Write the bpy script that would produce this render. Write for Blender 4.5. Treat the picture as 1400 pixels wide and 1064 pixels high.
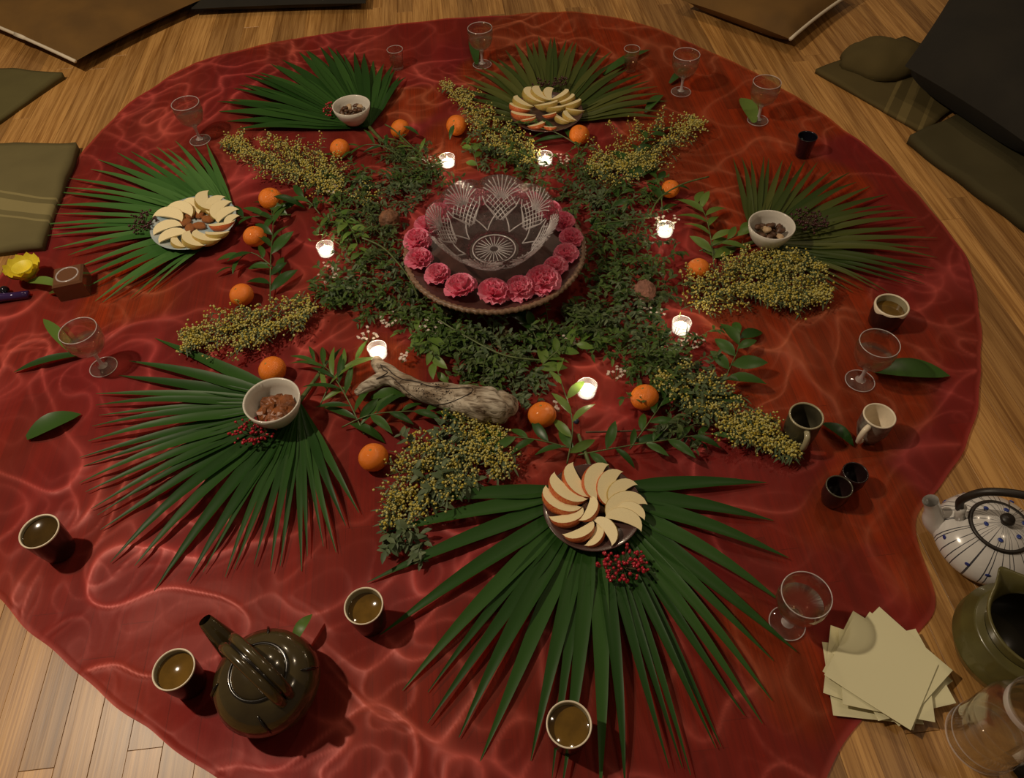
import bpy, math, random
import numpy as np
from mathutils import Vector, Matrix, Euler
from mathutils.bvhtree import BVHTree

for o in list(bpy.data.objects): bpy.data.objects.remove(o)
SC = bpy.context.scene
COL = SC.collection
random.seed(7); RNG = np.random.default_rng(11)
PI = math.pi

# ------------------------------------------------------------------ camera
F, DEP, ROLL, H = 1020.0, math.radians(51.5), math.radians(-3.0), 1.30
_R = Vector((1, 0, 0)); _F = Vector((0, math.cos(DEP), -math.sin(DEP))); _U = Vector((0, math.sin(DEP), math.cos(DEP)))
_c, _s = math.cos(ROLL), math.sin(ROLL)
CR = _c*_R + _s*_U; CU = _c*_U - _s*_R
CAMPOS = Vector((0, 0, H))
cam_d = bpy.data.cameras.new('camera'); cam = bpy.data.objects.new('camera', cam_d); COL.objects.link(cam)
M = Matrix.Identity(4)
for i in range(3):
    M[i][0] = CR[i]; M[i][1] = CU[i]; M[i][2] = -_F[i]; M[i][3] = CAMPOS[i]
cam.matrix_world = M
cam_d.sensor_width = 36; cam_d.lens = F/1400*36; cam_d.clip_start = 0.02
SC.camera = cam

def G(px, py, z=0.0):
    """the place at height z that the photograph shows at a pixel"""
    v = _F*F + CR*(px-700) - CU*(py-532)
    return CAMPOS + v*((z-H)/v.z)
def depth(p): return (p-CAMPOS).dot(_F)
def metres(px, py, n, z=0.0): return n*depth(G(px, py, z))/F

# ------------------------------------------------------------------ light
w = bpy.data.worlds.new('world'); SC.world = w; w.use_nodes = True
w.node_tree.nodes['Background'].inputs[0].default_value = (1.0, 0.72, 0.45, 1)
w.node_tree.nodes['Background'].inputs[1].default_value = 0.085
LAMP = Vector((-1.75, 1.05, 2.5))
ld = bpy.data.lights.new('ceiling_lamp', 'POINT'); ld.energy = 190; ld.color = (1.0, 0.82, 0.60); ld.shadow_soft_size = 0.045
lo = bpy.data.objects.new('ceiling_lamp', ld); COL.objects.link(lo); lo.location = LAMP
for k, (bx_, by_, bz_, be_) in enumerate(((1.3, 2.3, 2.5, 24), (0.1, 3.1, 2.5, 24), (1.6, 0.3, 2.5, 14))):      # weak fill lights, added for glints on the glass
    bd_ = bpy.data.lights.new('fill_light', 'POINT'); bd_.energy = be_; bd_.color = (1.0, 0.78, 0.54); bd_.shadow_soft_size = 0.06
    bo_ = bpy.data.objects.new('fill_light', bd_); COL.objects.link(bo_); bo_.location = (bx_, by_, bz_)
vs = SC.view_settings
vs.view_transform = 'Standard'; vs.look = 'None'; vs.gamma = 1; vs.use_curve_mapping = False; vs.exposure = 0.0

# ------------------------------------------------------------------ materials
def nt(name):
    m = bpy.data.materials.new(name); m.use_nodes = True
    return m, m.node_tree.nodes, m.node_tree.links
def pm(name, col, rough=.5, metal=0, spec=.5, noise=None, bump=None, coat=0, emis=None, sheen=0, sub=0, col2=None, trans=0):
    m, N, L = nt(name); b = N['Principled BSDF']
    b.inputs['Base Color'].default_value = (*col, 1); b.inputs['Roughness'].default_value = rough
    b.inputs['Metallic'].default_value = metal; b.inputs['Specular IOR Level'].default_value = spec
    b.inputs['Coat Weight'].default_value = coat; b.inputs['Coat Roughness'].default_value = .08
    b.inputs['Sheen Weight'].default_value = sheen
    if sub:
        b.inputs['Subsurface Weight'].default_value = sub; b.inputs['Subsurface Scale'].default_value = .01
    if trans: b.inputs['Transmission Weight'].default_value = trans
    if emis: b.inputs['Emission Color'].default_value = (*emis[0], 1); b.inputs['Emission Strength'].default_value = emis[1]
    tc = N.new('ShaderNodeTexCoord')
    if noise:
        t = N.new('ShaderNodeTexNoise'); t.inputs['Scale'].default_value = noise[0]; t.inputs['Detail'].default_value = 4
        oi = N.new('ShaderNodeObjectInfo'); ad = N.new('ShaderNodeVectorMath'); ad.operation = 'ADD'
        sc = N.new('ShaderNodeMath'); sc.operation = 'MULTIPLY'; sc.inputs[1].default_value = 37
        L.new(oi.outputs['Random'], sc.inputs[0]); L.new(tc.outputs['Object'], ad.inputs[0]); L.new(sc.outputs[0], ad.inputs[1])
        L.new(ad.outputs[0], t.inputs['Vector'])
        r = N.new('ShaderNodeValToRGB'); r.color_ramp.elements[0].position = .32; r.color_ramp.elements[1].position = .68
        c2 = col2 or tuple(c*(1-noise[1]) for c in col)
        r.color_ramp.elements[0].color = (*c2, 1); r.color_ramp.elements[1].color = (*col, 1)
        L.new(t.outputs['Fac'], r.inputs[0]); L.new(r.outputs[0], b.inputs['Base Color'])
    if bump:
        t2 = N.new('ShaderNodeTexNoise'); t2.inputs['Scale'].default_value = bump[0]; t2.inputs['Detail'].default_value = 3
        L.new(tc.outputs['Object'], t2.inputs['Vector'])
        bp = N.new('ShaderNodeBump'); bp.inputs['Strength'].default_value = bump[1]; bp.inputs['Distance'].default_value = .002
        L.new(t2.outputs['Fac'], bp.inputs['Height']); L.new(bp.outputs[0], b.inputs['Normal'])
    return m
def thin_glass(name, tint=(.96, .97, .95), ior=1.5, rough=.02, refr=0.0):
    m, N, L = nt(name); N.remove(N['Principled BSDF']); out = N['Material Output']
    tr = N.new('ShaderNodeBsdfTransparent'); tr.inputs[0].default_value = (*tint, 1)
    gl = N.new('ShaderNodeBsdfGlossy'); gl.inputs['Roughness'].default_value = rough
    lw = N.new('ShaderNodeLayerWeight'); lw.inputs[0].default_value = .5
    pw = N.new('ShaderNodeMath'); pw.operation = 'POWER'; pw.inputs[1].default_value = 3.2; L.new(lw.outputs['Facing'], pw.inputs[0])
    fr = N.new('ShaderNodeMath'); fr.operation = 'MULTIPLY_ADD'; fr.inputs[1].default_value = .8; fr.inputs[2].default_value = ((ior-1)/(ior+1))**2*1.3; L.new(pw.outputs[0], fr.inputs[0])
    mx = N.new('ShaderNodeMixShader'); L.new(fr.outputs[0], mx.inputs[0]); L.new(gl.outputs[0], mx.inputs[2])
    if refr:
        g = N.new('ShaderNodeBsdfGlass'); g.inputs['IOR'].default_value = 1.45; g.inputs['Roughness'].default_value = .02
        g.inputs[0].default_value = (*tint, 1)
        m2 = N.new('ShaderNodeMixShader'); m2.inputs[0].default_value = refr
        L.new(tr.outputs[0], m2.inputs[1]); L.new(g.outputs[0], m2.inputs[2]); L.new(m2.outputs[0], mx.inputs[1])
    else:
        L.new(tr.outputs[0], mx.inputs[1])
    L.new(mx.outputs[0], out.inputs[0])
    return m
def leaf_mat(name, col, col2, rough=.35, transl=.25, spec=.35):
    m, N, L = nt(name); b = N['Principled BSDF']; out = N['Material Output']
    b.inputs['Roughness'].default_value = rough; b.inputs['Specular IOR Level'].default_value = spec
    oi = N.new('ShaderNodeObjectInfo'); gi = N.new('ShaderNodeNewGeometry')
    ad = N.new('ShaderNodeMath'); ad.operation = 'ADD'; L.new(oi.outputs['Random'], ad.inputs[0]); L.new(gi.outputs['Random Per Island'], ad.inputs[1])
    fr = N.new('ShaderNodeMath'); fr.operation = 'FRACT'; L.new(ad.outputs[0], fr.inputs[0])
    mx = N.new('ShaderNodeMix'); mx.data_type = 'RGBA'
    mx.inputs[6].default_value = (*col, 1); mx.inputs[7].default_value = (*col2, 1)
    L.new(fr.outputs[0], mx.inputs[0]); L.new(mx.outputs[2], b.inputs['Base Color'])
    t = N.new('ShaderNodeBsdfTranslucent'); L.new(mx.outputs[2], t.inputs[0])
    ms = N.new('ShaderNodeMixShader'); ms.inputs[0].default_value = transl
    L.new(b.outputs[0], ms.inputs[1]); L.new(t.outputs[0], ms.inputs[2]); L.new(ms.outputs[0], out.inputs[0])
    return m

def wood_floor_mat():
    m, N, L = nt('oak_strip_floor'); b = N['Principled BSDF']
    g = N.new('ShaderNodeNewGeometry'); oi = N.new('ShaderNodeObjectInfo')
    ad = N.new('ShaderNodeMath'); ad.operation = 'ADD'; L.new(oi.outputs['Random'], ad.inputs[0]); L.new(g.outputs['Random Per Island'], ad.inputs[1])
    fr = N.new('ShaderNodeMath'); fr.operation = 'FRACT'; L.new(ad.outputs[0], fr.inputs[0])
    rot = N.new('ShaderNodeVectorRotate'); rot.rotation_type = 'Z_AXIS'; rot.inputs['Angle'].default_value = -math.radians(3.5)
    L.new(g.outputs['Position'], rot.inputs['Vector'])
    sx = N.new('ShaderNodeVectorMath'); sx.operation = 'MULTIPLY'; sx.inputs[1].default_value = (60, 2.6, 1); L.new(rot.outputs[0], sx.inputs[0])
    of = N.new('ShaderNodeVectorMath'); of.operation = 'ADD'; L.new(sx.outputs[0], of.inputs[0])
    k = N.new('ShaderNodeMath'); k.operation = 'MULTIPLY'; k.inputs[1].default_value = 91; L.new(fr.outputs[0], k.inputs[0]); L.new(k.outputs[0], of.inputs[1])
    n = N.new('ShaderNodeTexNoise'); n.inputs['Scale'].default_value = 1; n.inputs['Detail'].default_value = 5; n.inputs['Distortion'].default_value = .6; L.new(of.outputs[0], n.inputs['Vector'])
    s2 = N.new('ShaderNodeVectorMath'); s2.operation = 'MULTIPLY'; s2.inputs[1].default_value = (4.2, 1.7, 1); L.new(of.outputs[0], s2.inputs[0])
    nf = N.new('ShaderNodeTexNoise'); nf.inputs['Scale'].default_value = 1; nf.inputs['Detail'].default_value = 3; nf.inputs['Distortion'].default_value = .8; L.new(s2.outputs[0], nf.inputs['Vector'])
    rf = N.new('ShaderNodeValToRGB'); e = rf.color_ramp.elements; e[0].position = .40; e[0].color = (.66, .58, .50, 1); e[1].position = .52; e[1].color = (1, 1, 1, 1); L.new(nf.outputs['Fac'], rf.inputs[0])
    r1 = N.new('ShaderNodeValToRGB'); e = r1.color_ramp.elements
    e[0].position = .3; e[0].color = (.30, .145, .036, 1); e[1].position = .62; e[1].color = (.55, .31, .105, 1)
    L.new(n.outputs['Fac'], r1.inputs[0])
    r2 = N.new('ShaderNodeValToRGB'); e = r2.color_ramp.elements
    e[0].color = (.62, .58, .55, 1); e[1].color = (1.12, 1.08, 1.0, 1); L.new(fr.outputs[0], r2.inputs[0])
    mx = N.new('ShaderNodeMix'); mx.data_type = 'RGBA'; mx.blend_type = 'MULTIPLY'; mx.inputs[0].default_value = 1
    L.new(r1.outputs[0], mx.inputs[6]); L.new(r2.outputs[0], mx.inputs[7])
    mg = N.new('ShaderNodeMix'); mg.data_type = 'RGBA'; mg.blend_type = 'MULTIPLY'; mg.inputs[0].default_value = .8; L.new(mx.outputs[2], mg.inputs[6]); L.new(rf.outputs[0], mg.inputs[7]); L.new(mg.outputs[2], b.inputs['Base Color'])
    b.inputs['Roughness'].default_value = .38; b.inputs['Specular IOR Level'].default_value = .55
    bp = N.new('ShaderNodeBump'); bp.inputs['Strength'].default_value = .25; bp.inputs['Distance'].default_value = .001
    L.new(n.outputs['Fac'], bp.inputs['Height']); L.new(bp.outputs[0], b.inputs['Normal'])
    return m

def cloth_mat():
    m, N, L = nt('red_organza'); N.remove(N['Principled BSDF']); out = N['Material Output']
    fo = N.new('ShaderNodeAttribute'); fo.attribute_name = 'fold'
    la = N.new('ShaderNodeAttribute'); la.attribute_name = 'layers'
    tr = N.new('ShaderNodeBsdfTransparent')
    tc = N.new('ShaderNodeMix'); tc.data_type = 'RGBA'; tc.inputs[6].default_value = (.66, .25, .11, 1); tc.inputs[7].default_value = (.36, .03, .02, 1)
    L.new(la.outputs['Fac'], tc.inputs[0]); L.new(tc.outputs[2], tr.inputs[0])
    df = N.new('ShaderNodeBsdfDiffuse')
    dc = N.new('ShaderNodeMix'); dc.data_type = 'RGBA'; dc.inputs[6].default_value = (.66, .19, .09, 1); dc.inputs[7].default_value = (.74, .105, .10, 1)
    L.new(la.outputs['Fac'], dc.inputs[0]); L.new(dc.outputs[2], df.inputs[0])
    tl = N.new('ShaderNodeBsdfTranslucent'); tl.inputs[0].default_value = (.7, .10, .09, 1)
    d2 = N.new('ShaderNodeMixShader'); d2.inputs[0].default_value = .18; L.new(df.outputs[0], d2.inputs[1]); L.new(tl.outputs[0], d2.inputs[2])
    gl = N.new('ShaderNodeBsdfGlossy'); gl.inputs[0].default_value = (1, .42, .40, 1); gl.inputs['Roughness'].default_value = .42
    d3 = N.new('ShaderNodeMixShader'); d3.inputs[0].default_value = .07; L.new(d2.outputs[0], d3.inputs[1]); L.new(gl.outputs[0], d3.inputs[2])
    a = N.new('ShaderNodeMath'); a.operation = 'MULTIPLY_ADD'; a.inputs[1].default_value = .07; a.inputs[2].default_value = .11; L.new(la.outputs['Fac'], a.inputs[0])
    c = N.new('ShaderNodeMath'); c.operation = 'MULTIPLY_ADD'; c.inputs[1].default_value = .60; c.use_clamp = True
    L.new(fo.outputs['Fac'], c.inputs[0]); L.new(a.outputs[0], c.inputs[2])
    mx = N.new('ShaderNodeMixShader'); L.new(c.outputs[0], mx.inputs[0]); L.new(tr.outputs[0], mx.inputs[1]); L.new(d3.outputs[0], mx.inputs[2])
    L.new(mx.outputs[0], out.inputs[0])
    # fine weave
    tx = N.new('ShaderNodeTexCoord'); no = N.new('ShaderNodeTexNoise'); no.inputs['Scale'].default_value = 28; no.inputs['Detail'].default_value = 4
    L.new(tx.outputs['Object'], no.inputs['Vector'])
    bp = N.new('ShaderNodeBump'); bp.inputs['Strength'].default_value = .12; bp.inputs['Distance'].default_value = .003
    L.new(no.outputs['Fac'], bp.inputs['Height'])
    for s in (df, tl, gl): L.new(bp.outputs[0], s.inputs['Normal'])
    return m

MT = {}
MT['floor'] = wood_floor_mat()
MT['gap'] = pm('dark_gap', (.05, .025, .01), .8)
MT['cloth'] = cloth_mat()
MT['palm'] = leaf_mat('palm_green', (.014, .050, .008), (.032, .090, .016), .42, .10, .18)
MT['palm_light'] = leaf_mat('palm_green_fresh', (.04, .12, .025), (.075, .18, .045), .40, .12, .18)
MT['palm_olive'] = leaf_mat('palm_green_olive', (.03, .055, .010), (.09, .10, .022), .42, .12, .18)
MT['laurel'] = leaf_mat('laurel_green', (.016, .055, .009), (.045, .11, .018), .36, .15)
MT['laurel_light'] = leaf_mat('laurel_green_light', (.08, .16, .025), (.15, .24, .045), .4, .25)
MT['herb'] = leaf_mat('herb_green', (.03, .07, .012), (.10, .17, .03), .5, .3)
MT['herb2'] = leaf_mat('herb_grey_green', (.06, .10, .045), (.13, .17, .08), .55, .2)
MT['herb_dark'] = leaf_mat('herb_dark', (.03, .05, .015), (.08, .12, .03), .5, .2)
MT['stem'] = pm('green_stem', (.10, .14, .035), .5, noise=(60, .5))
MT['twig'] = pm('brown_twig', (.10, .06, .025), .7, noise=(60, .5))
MT['mimosa'] = leaf_mat('mimosa_blossom', (.58, .46, .05), (.60, .58, .25), .8, .2)
MT['white_blossom'] = leaf_mat('white_blossom', (.75, .70, .62), (.62, .48, .42), .7, .25)
MT['orange'] = pm('orange_peel', (.90, .22, .015), .38, noise=(18, .12), bump=(420, .5), coat=.1)
MT['orange_eye'] = pm('orange_stem_end', (.30, .20, .04), .7)
MT['flesh'] = pm('apple_flesh', (.86, .74, .44), .5, noise=(60, .12), spec=.4)
MT['peel_red'] = pm('apple_peel_red', (.50, .045, .02), .3, noise=(25, .4), col2=(.62, .22, .06))
MT['peel_green'] = pm('apple_peel_green', (.42, .40, .10), .3, noise=(25, .4), col2=(.46, .22, .06))
MT['apricot'] = pm('dried_apricot', (.26, .075, .014), .45, noise=(60, .55), bump=(90, .8))
MT['apricot_light'] = pm('dried_apricot_orange', (.50, .17, .045), .45, noise=(60, .45), bump=(90, .8))
MT['ceramic'] = pm('white_ceramic', (.66, .62, .55), .25, noise=(30, .06), coat=.3)
MT['plate_dark'] = pm('dark_plate', (.03, .03, .05), .2, coat=.5)
MT['plate_blue'] = pm('blue_plate_glaze', (.22, .36, .46), .2, noise=(30, .35), coat=.4, col2=(.48, .50, .46))
MT['plate_brown'] = pm('brown_plate', (.07, .035, .03), .25, coat=.4)
MT['cup_dark'] = pm('dark_cup_glaze', (.018, .008, .008), .28, coat=.2)
MT['cream'] = pm('cream_rim', (.80, .70, .54), .35, noise=(80, .1))
MT['cup_in'] = pm('cup_inside', (.36, .32, .20), .25, coat=.3)
MT['tea'] = pm('tea', (.16, .085, .012), .06, noise=(40, .35), coat=.5)
MT['tea_dark'] = pm('dark_tea', (.06, .033, .007), .1, noise=(40, .3))
MT['nut'] = pm('nut_brown', (.12, .05, .02), .45, noise=(90, .6), bump=(150, .6))
MT['nut_pale'] = pm('nut_pale', (.55, .38, .22), .5, noise=(90, .3))
MT['berry_red'] = pm('red_berry', (.42, .012, .03), .25, coat=.4)
MT['berry_dark'] = pm('dark_berry', (.055, .012, .014), .35, coat=.2)
MT['glass'] = thin_glass('clear_glass', (.99, .99, .98), 1.5, .02, .3)
MT['glass_cut'] = thin_glass('pressed_glass', (.97, .95, .96), 1.5, .03, .2)
def frosted():
    m, N, L = nt('cut_glass_and_glints'); b = N['Principled BSDF']; out = N['Material Output']
    b.inputs['Base Color'].default_value = (.80, .74, .74, 1); b.inputs['Roughness'].default_value = .16; b.inputs['Specular IOR Level'].default_value = 1.0
    tr = N.new('ShaderNodeBsdfTransparent'); mx = N.new('ShaderNodeMixShader'); mx.inputs[0].default_value = .44
    L.new(tr.outputs[0], mx.inputs[1]); L.new(b.outputs[0], mx.inputs[2]); L.new(mx.outputs[0], out.inputs[0]); return m
MT['facet_glint'] = frosted()  # pale tone for cut lines; on plain rims and stems it paints glints
MT['water'] = thin_glass('water', (.93, .90, .80), 1.33, .02)
MT['glass_dark'] = pm('black_glass', (.006, .005, .01), .08, coat=.6)
MT['amber'] = pm('amber_glass', (.20, .085, .04), .08, trans=.35, coat=.4)
MT['amber_well'] = pm('amber_well', (.30, .16, .13), .15, coat=.3)
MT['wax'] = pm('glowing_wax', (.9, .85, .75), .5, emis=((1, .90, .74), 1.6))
MT['flame'] = pm('candle_flame', (1, .8, .5), .5, emis=((1, .82, .5), 8))
MT['wick'] = pm('wick', (.02, .02, .02), .9)
MT['carn'] = leaf_mat('carnation_pink', (1.0, .26, .42), (1.0, .48, .60), .6, .3)
MT['stand'] = pm('stand_brown', (.075, .030, .024), .35, noise=(40, .4), coat=.3)
MT['stand_rim'] = pm('stand_rim_bronze', (.26, .15, .09), .45, noise=(200, .5))
MT['drift'] = pm('driftwood', (.46, .40, .31), .75, noise=(42, .5), bump=(60, 1.0), col2=(.24, .18, .11))
def drift_mat():
    m, N, L = nt('weathered_driftwood'); b = N['Principled BSDF']; b.inputs['Roughness'].default_value = .8; b.inputs['Specular IOR Level'].default_value = .2
    tc = N.new('ShaderNodeTexCoord'); ro = N.new('ShaderNodeVectorRotate'); ro.rotation_type = 'Z_AXIS'; ro.inputs['Angle'].default_value = .22; L.new(tc.outputs['Object'], ro.inputs['Vector'])
    sc = N.new('ShaderNodeVectorMath'); sc.operation = 'MULTIPLY'; sc.inputs[1].default_value = (18, 95, 95); L.new(ro.outputs[0], sc.inputs[0])
    n1 = N.new('ShaderNodeTexNoise'); n1.inputs['Scale'].default_value = 1; n1.inputs['Detail'].default_value = 7; n1.inputs['Distortion'].default_value = 1.2; L.new(sc.outputs[0], n1.inputs['Vector'])
    n2 = N.new('ShaderNodeTexNoise'); n2.inputs['Scale'].default_value = 16; n2.inputs['Detail'].default_value = 5; L.new(tc.outputs['Object'], n2.inputs['Vector'])
    r1 = N.new('ShaderNodeValToRGB'); e = r1.color_ramp.elements; e[0].position = .34; e[0].color = (.12, .085, .055, 1); e[1].position = .56; e[1].color = (.52, .46, .37, 1); L.new(n1.outputs['Fac'], r1.inputs[0])
    r2 = N.new('ShaderNodeValToRGB'); e = r2.color_ramp.elements; e[0].position = .36; e[0].color = (.45, .36, .28, 1); e[1].position = .6; e[1].color = (1, 1, 1, 1); L.new(n2.outputs['Fac'], r2.inputs[0])
    mx = N.new('ShaderNodeMix'); mx.data_type = 'RGBA'; mx.blend_type = 'MULTIPLY'; mx.inputs[0].default_value = 1; L.new(r1.outputs[0], mx.inputs[6]); L.new(r2.outputs[0], mx.inputs[7]); L.new(mx.outputs[2], b.inputs['Base Color'])
    bp = N.new('ShaderNodeBump'); bp.inputs['Strength'].default_value = .8; bp.inputs['Distance'].default_value = .004; L.new(n1.outputs['Fac'], bp.inputs['Height']); L.new(bp.outputs[0], b.inputs['Normal'])
    return m
MT['drift'] = drift_mat()
MT['ink'] = pm('burnt_line', (.03, .02, .015), .8)
MT['teapot'] = pm('brown_teapot_glaze', (.065, .048, .018), .16, noise=(14, .5), coat=.5, col2=(.032, .022, .009))
MT['teapot_line'] = pm('black_brush_glaze', (.008, .006, .005), .18, coat=.5)
MT['black'] = pm('black_handle', (.02, .014, .01), .45, noise=(60, .4))
MT['jug'] = pm('olive_jug_glaze', (.12, .105, .03), .3, noise=(20, .35), coat=.3)
MT['jug_in'] = pm('jug_inside', (.03, .025, .012), .3)
MT['napkin'] = pm('cream_paper', (.70, .66, .42), .85)
MT['cushion'] = pm('brown_cushion', (.16, .078, .012), .85, noise=(6, .35))
MT['piping'] = pm('cream_piping', (.62, .54, .42), .7)
MT['dark_fabric'] = pm('dark_fabric', (.013, .010, .005), .9, noise=(8, .4))
MT['pinkish'] = pm('dried_rose', (.36, .16, .11), .8, noise=(60, .5), bump=(80, 1))
MT['walnut'] = pm('walnut_shell', (.24, .10, .045), .7, noise=(60, .5), bump=(70, 1.0))
MT['dry_green'] = pm('faded_rose', (.26, .22, .11), .8, noise=(60, .4))
MT['yellow'] = pm('yellow_petal', (.80, .66, .04), .5, noise=(30, .2))
MT['purple'] = pm('purple_glass', (.03, .012, .07), .08, coat=.6)
MT['blueberry'] = pm('blueberry', (.03, .04, .08), .4)
MT['mug'] = pm('grey_mug', (.085, .075, .045), .35, noise=(30, .5), coat=.2)
MT['mug_white'] = pm('cream_mug', (.045, .03, .026), .3, noise=(42, .9), col2=(.30, .27, .22), coat=.2)
MT['paper'] = pm('white_paper', (.75, .72, .66), .8)

# ------------------------------------------------------------------ mesh helpers
def mesh(name, v, f, mat, smooth=True):
    me = bpy.data.meshes.new(name); me.from_pydata([tuple(map(float, p)) for p in v], [], [tuple(map(int, q)) for q in f])
    mats = mat if isinstance(mat, (list, tuple)) else [mat]
    for m in mats: me.materials.append(MT[m] if isinstance(m, str) else m)
    if smooth: me.polygons.foreach_set('use_smooth', [True]*len(me.polygons))
    me.update(); return me
def link(name, me, parent=None, loc=(0, 0, 0), rot=(0, 0, 0), scale=(1, 1, 1), mtx=None):
    o = bpy.data.objects.new(name, me); COL.objects.link(o)
    if parent: o.parent = parent
    if mtx is not None: o.matrix_local = mtx
    else:
        o.location = loc; o.rotation_euler = rot; o.scale = scale if hasattr(scale, '__len__') else (scale,)*3
    return o
def obj(name, vf, mat, parent=None, loc=(0, 0, 0), rot=(0, 0, 0), scale=1, smooth=True):
    return link(name, mesh(name, vf[0], vf[1], mat, smooth), parent, loc, rot, scale)
def tag(o, label, cat, group=None, kind=None):
    if label: o['label'] = label
    if cat: o['category'] = cat
    if group: o['group'] = group
    if kind: o['kind'] = kind
    return o
def thing(name, label, cat, loc=(0, 0, 0), rz=0, group=None, rot=None):
    o = bpy.data.objects.new(name, None); COL.objects.link(o); o.empty_display_size = .02
    o.location = loc; o.rotation_euler = rot or (0, 0, rz)
    return tag(o, label, cat, group)
def dup(root, loc, rz, label=None, group=None, scale=None):
    r = root.copy(); COL.objects.link(r); r.location = loc; r.rotation_euler = (0, 0, rz)
    if scale: r.scale = (scale,)*3
    if label: r['label'] = label
    if group: r['group'] = group
    for ch in list(root.children):
        c = ch.copy(); COL.objects.link(c); c.parent = r
        for g in list(ch.children):
            d = g.copy(); COL.objects.link(d); d.parent = c
    return r
def join(parts):
    V = []; Fc = []; n = 0
    for v, f in parts:
        V += [tuple(p) for p in v]; Fc += [tuple(i+n for i in q) for q in f]; n += len(v)
    return V, Fc
def move(vf, d): return [(p[0]+d[0], p[1]+d[1], p[2]+d[2]) for p in vf[0]], vf[1]
def xf(vf, m): return [tuple(m @ Vector(p)) for p in vf[0]], vf[1]
def lathe(prof, n=40):
    V = []; Fc = []; k = len(prof)
    for j in range(n):
        a = 2*PI*j/n; c, s = math.cos(a), math.sin(a)
        for r, z in prof: V.append((r*c, r*s, z))
    for j in range(n):
        for i in range(k-1):
            a = j*k+i; b = ((j+1) % n)*k+i
            Fc.append((a, b, b+1, a+1))
    return V, Fc
def tube(pts, rad, n=8, caps=True):
    P = [Vector(p) for p in pts]; V = []; Fc = []
    if not hasattr(rad, '__len__'): rad = [rad]*len(P)
    up = Vector((0, 0, 1)); prev = None
    for i, p in enumerate(P):
        t = (P[min(i+1, len(P)-1)]-P[max(i-1, 0)]).normalized()
        if prev is None:
            a = up if abs(t.dot(up)) < .9 else Vector((1, 0, 0))
            x = t.cross(a).normalized()
        else:
            x = (prev-t*prev.dot(t)).normalized()
        y = t.cross(x); prev = x
        for j in range(n):
            an = 2*PI*j/n; V.append(tuple(p+(x*math.cos(an)+y*math.sin(an))*rad[i]))
    for i in range(len(P)-1):
        for j in range(n):
            Fc.append((i*n+j, i*n+(j+1) % n, (i+1)*n+(j+1) % n, (i+1)*n+j))
    if caps:
        Fc.append(tuple(range(n))[::-1]); Fc.append(tuple(range((len(P)-1)*n, len(P)*n)))
    return V, Fc
def spline(pts, k=6):
    P = [Vector(p) for p in pts]; out = []
    for i in range(len(P)-1):
        a = P[max(i-1, 0)]; b = P[i]; c = P[i+1]; d = P[min(i+2, len(P)-1)]
        for j in range(k):
            t = j/k
            out.append(.5*((2*b)+(c-a)*t+(2*a-5*b+4*c-d)*t*t+(3*b-a-3*c+d)*t**3))
    out.append(P[-1]); return out
def ball(r=1, nu=12, nv=8, sq=(1, 1, 1)):
    V = [(0, 0, -r*sq[2])]; Fc = []
    for i in range(1, nv):
        a = -PI/2+PI*i/nv
        for j in range(nu):
            b = 2*PI*j/nu; V.append((r*math.cos(a)*math.cos(b)*sq[0], r*math.cos(a)*math.sin(b)*sq[1], r*math.sin(a)*sq[2]))
    V.append((0, 0, r*sq[2])); top = len(V)-1
    for j in range(nu):
        Fc.append((0, 1+(j+1) % nu, 1+j)); Fc.append((top, top-nu+j, top-nu+(j+1) % nu))
    for i in range(nv-2):
        for j in range(nu):
            a = 1+i*nu; Fc.append((a+j, a+(j+1) % nu, a+nu+(j+1) % nu, a+nu+j))
    return V, Fc
OCT_V = np.array([(1, 0, 0), (-1, 0, 0), (0, 1, 0), (0, -1, 0), (0, 0, 1), (0, 0, -1)], float)
_t = (1+5**.5)/2
ICO_V = np.array([(-1, _t, 0), (1, _t, 0), (-1, -_t, 0), (1, -_t, 0), (0, -1, _t), (0, 1, _t), (0, -1, -_t), (0, 1, -_t), (_t, 0, -1), (_t, 0, 1), (-_t, 0, -1), (-_t, 0, 1)])/math.hypot(1, _t)
ICO_F = [(0, 11, 5), (0, 5, 1), (0, 1, 7), (0, 7, 10), (0, 10, 11), (1, 5, 9), (5, 11, 4), (11, 10, 2), (10, 7, 6), (7, 1, 8), (3, 9, 4), (3, 4, 2), (3, 2, 6), (3, 6, 8), (3, 8, 9), (4, 9, 5), (2, 4, 11), (6, 2, 10), (8, 6, 7), (9, 8, 1)]
def balls(cs, rs):
    V = []; Fc = []
    for c, r in zip(cs, rs):
        n = len(V)
        V += [tuple(p) for p in (ICO_V*r+np.array(c))]; Fc += [tuple(i+n for i in f) for f in ICO_F]
    return V, Fc
def blade(pts, widths, fold=.25, side=None, nmid=1):
    """leaf blade along a path, three vertices per row, creased along the middle"""
    V = []; Fc = []
    P = [Vector(p) for p in pts]
    for i, p in enumerate(P):
        t = (P[min(i+1, len(P)-1)]-P[max(i-1, 0)])
        s = Vector((-t.y, t.x, 0))
        s = s.normalized() if s.length > 1e-9 else Vector((0, 1, 0))
        wd = widths[i]
        V += [tuple(p+s*wd+Vector((0, 0, fold*wd))), tuple(p), tuple(p-s*wd+Vector((0, 0, fold*wd)))]
    for i in range(len(P)-1):
        a = i*3; Fc += [(a, a+1, a+4, a+3), (a+1, a+2, a+5, a+4)]
    return V, Fc
def leafgeo(L=1.0, W=.26, droop=.12, fold=.3, n=6, peak=.42):
    pts = []; wd = []
    for i in range(n+1):
        t = i/n; pts.append((L*t, 0, L*(.22*t-(droop+.22)*t*t)))
        u = t/peak*.5 if t < peak else .5+(t-peak)/(1-peak)*.5
        wd.append(max(.004, L*W/2*math.sin(PI*u)**.8))
    return blade(pts, wd, fold)
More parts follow.
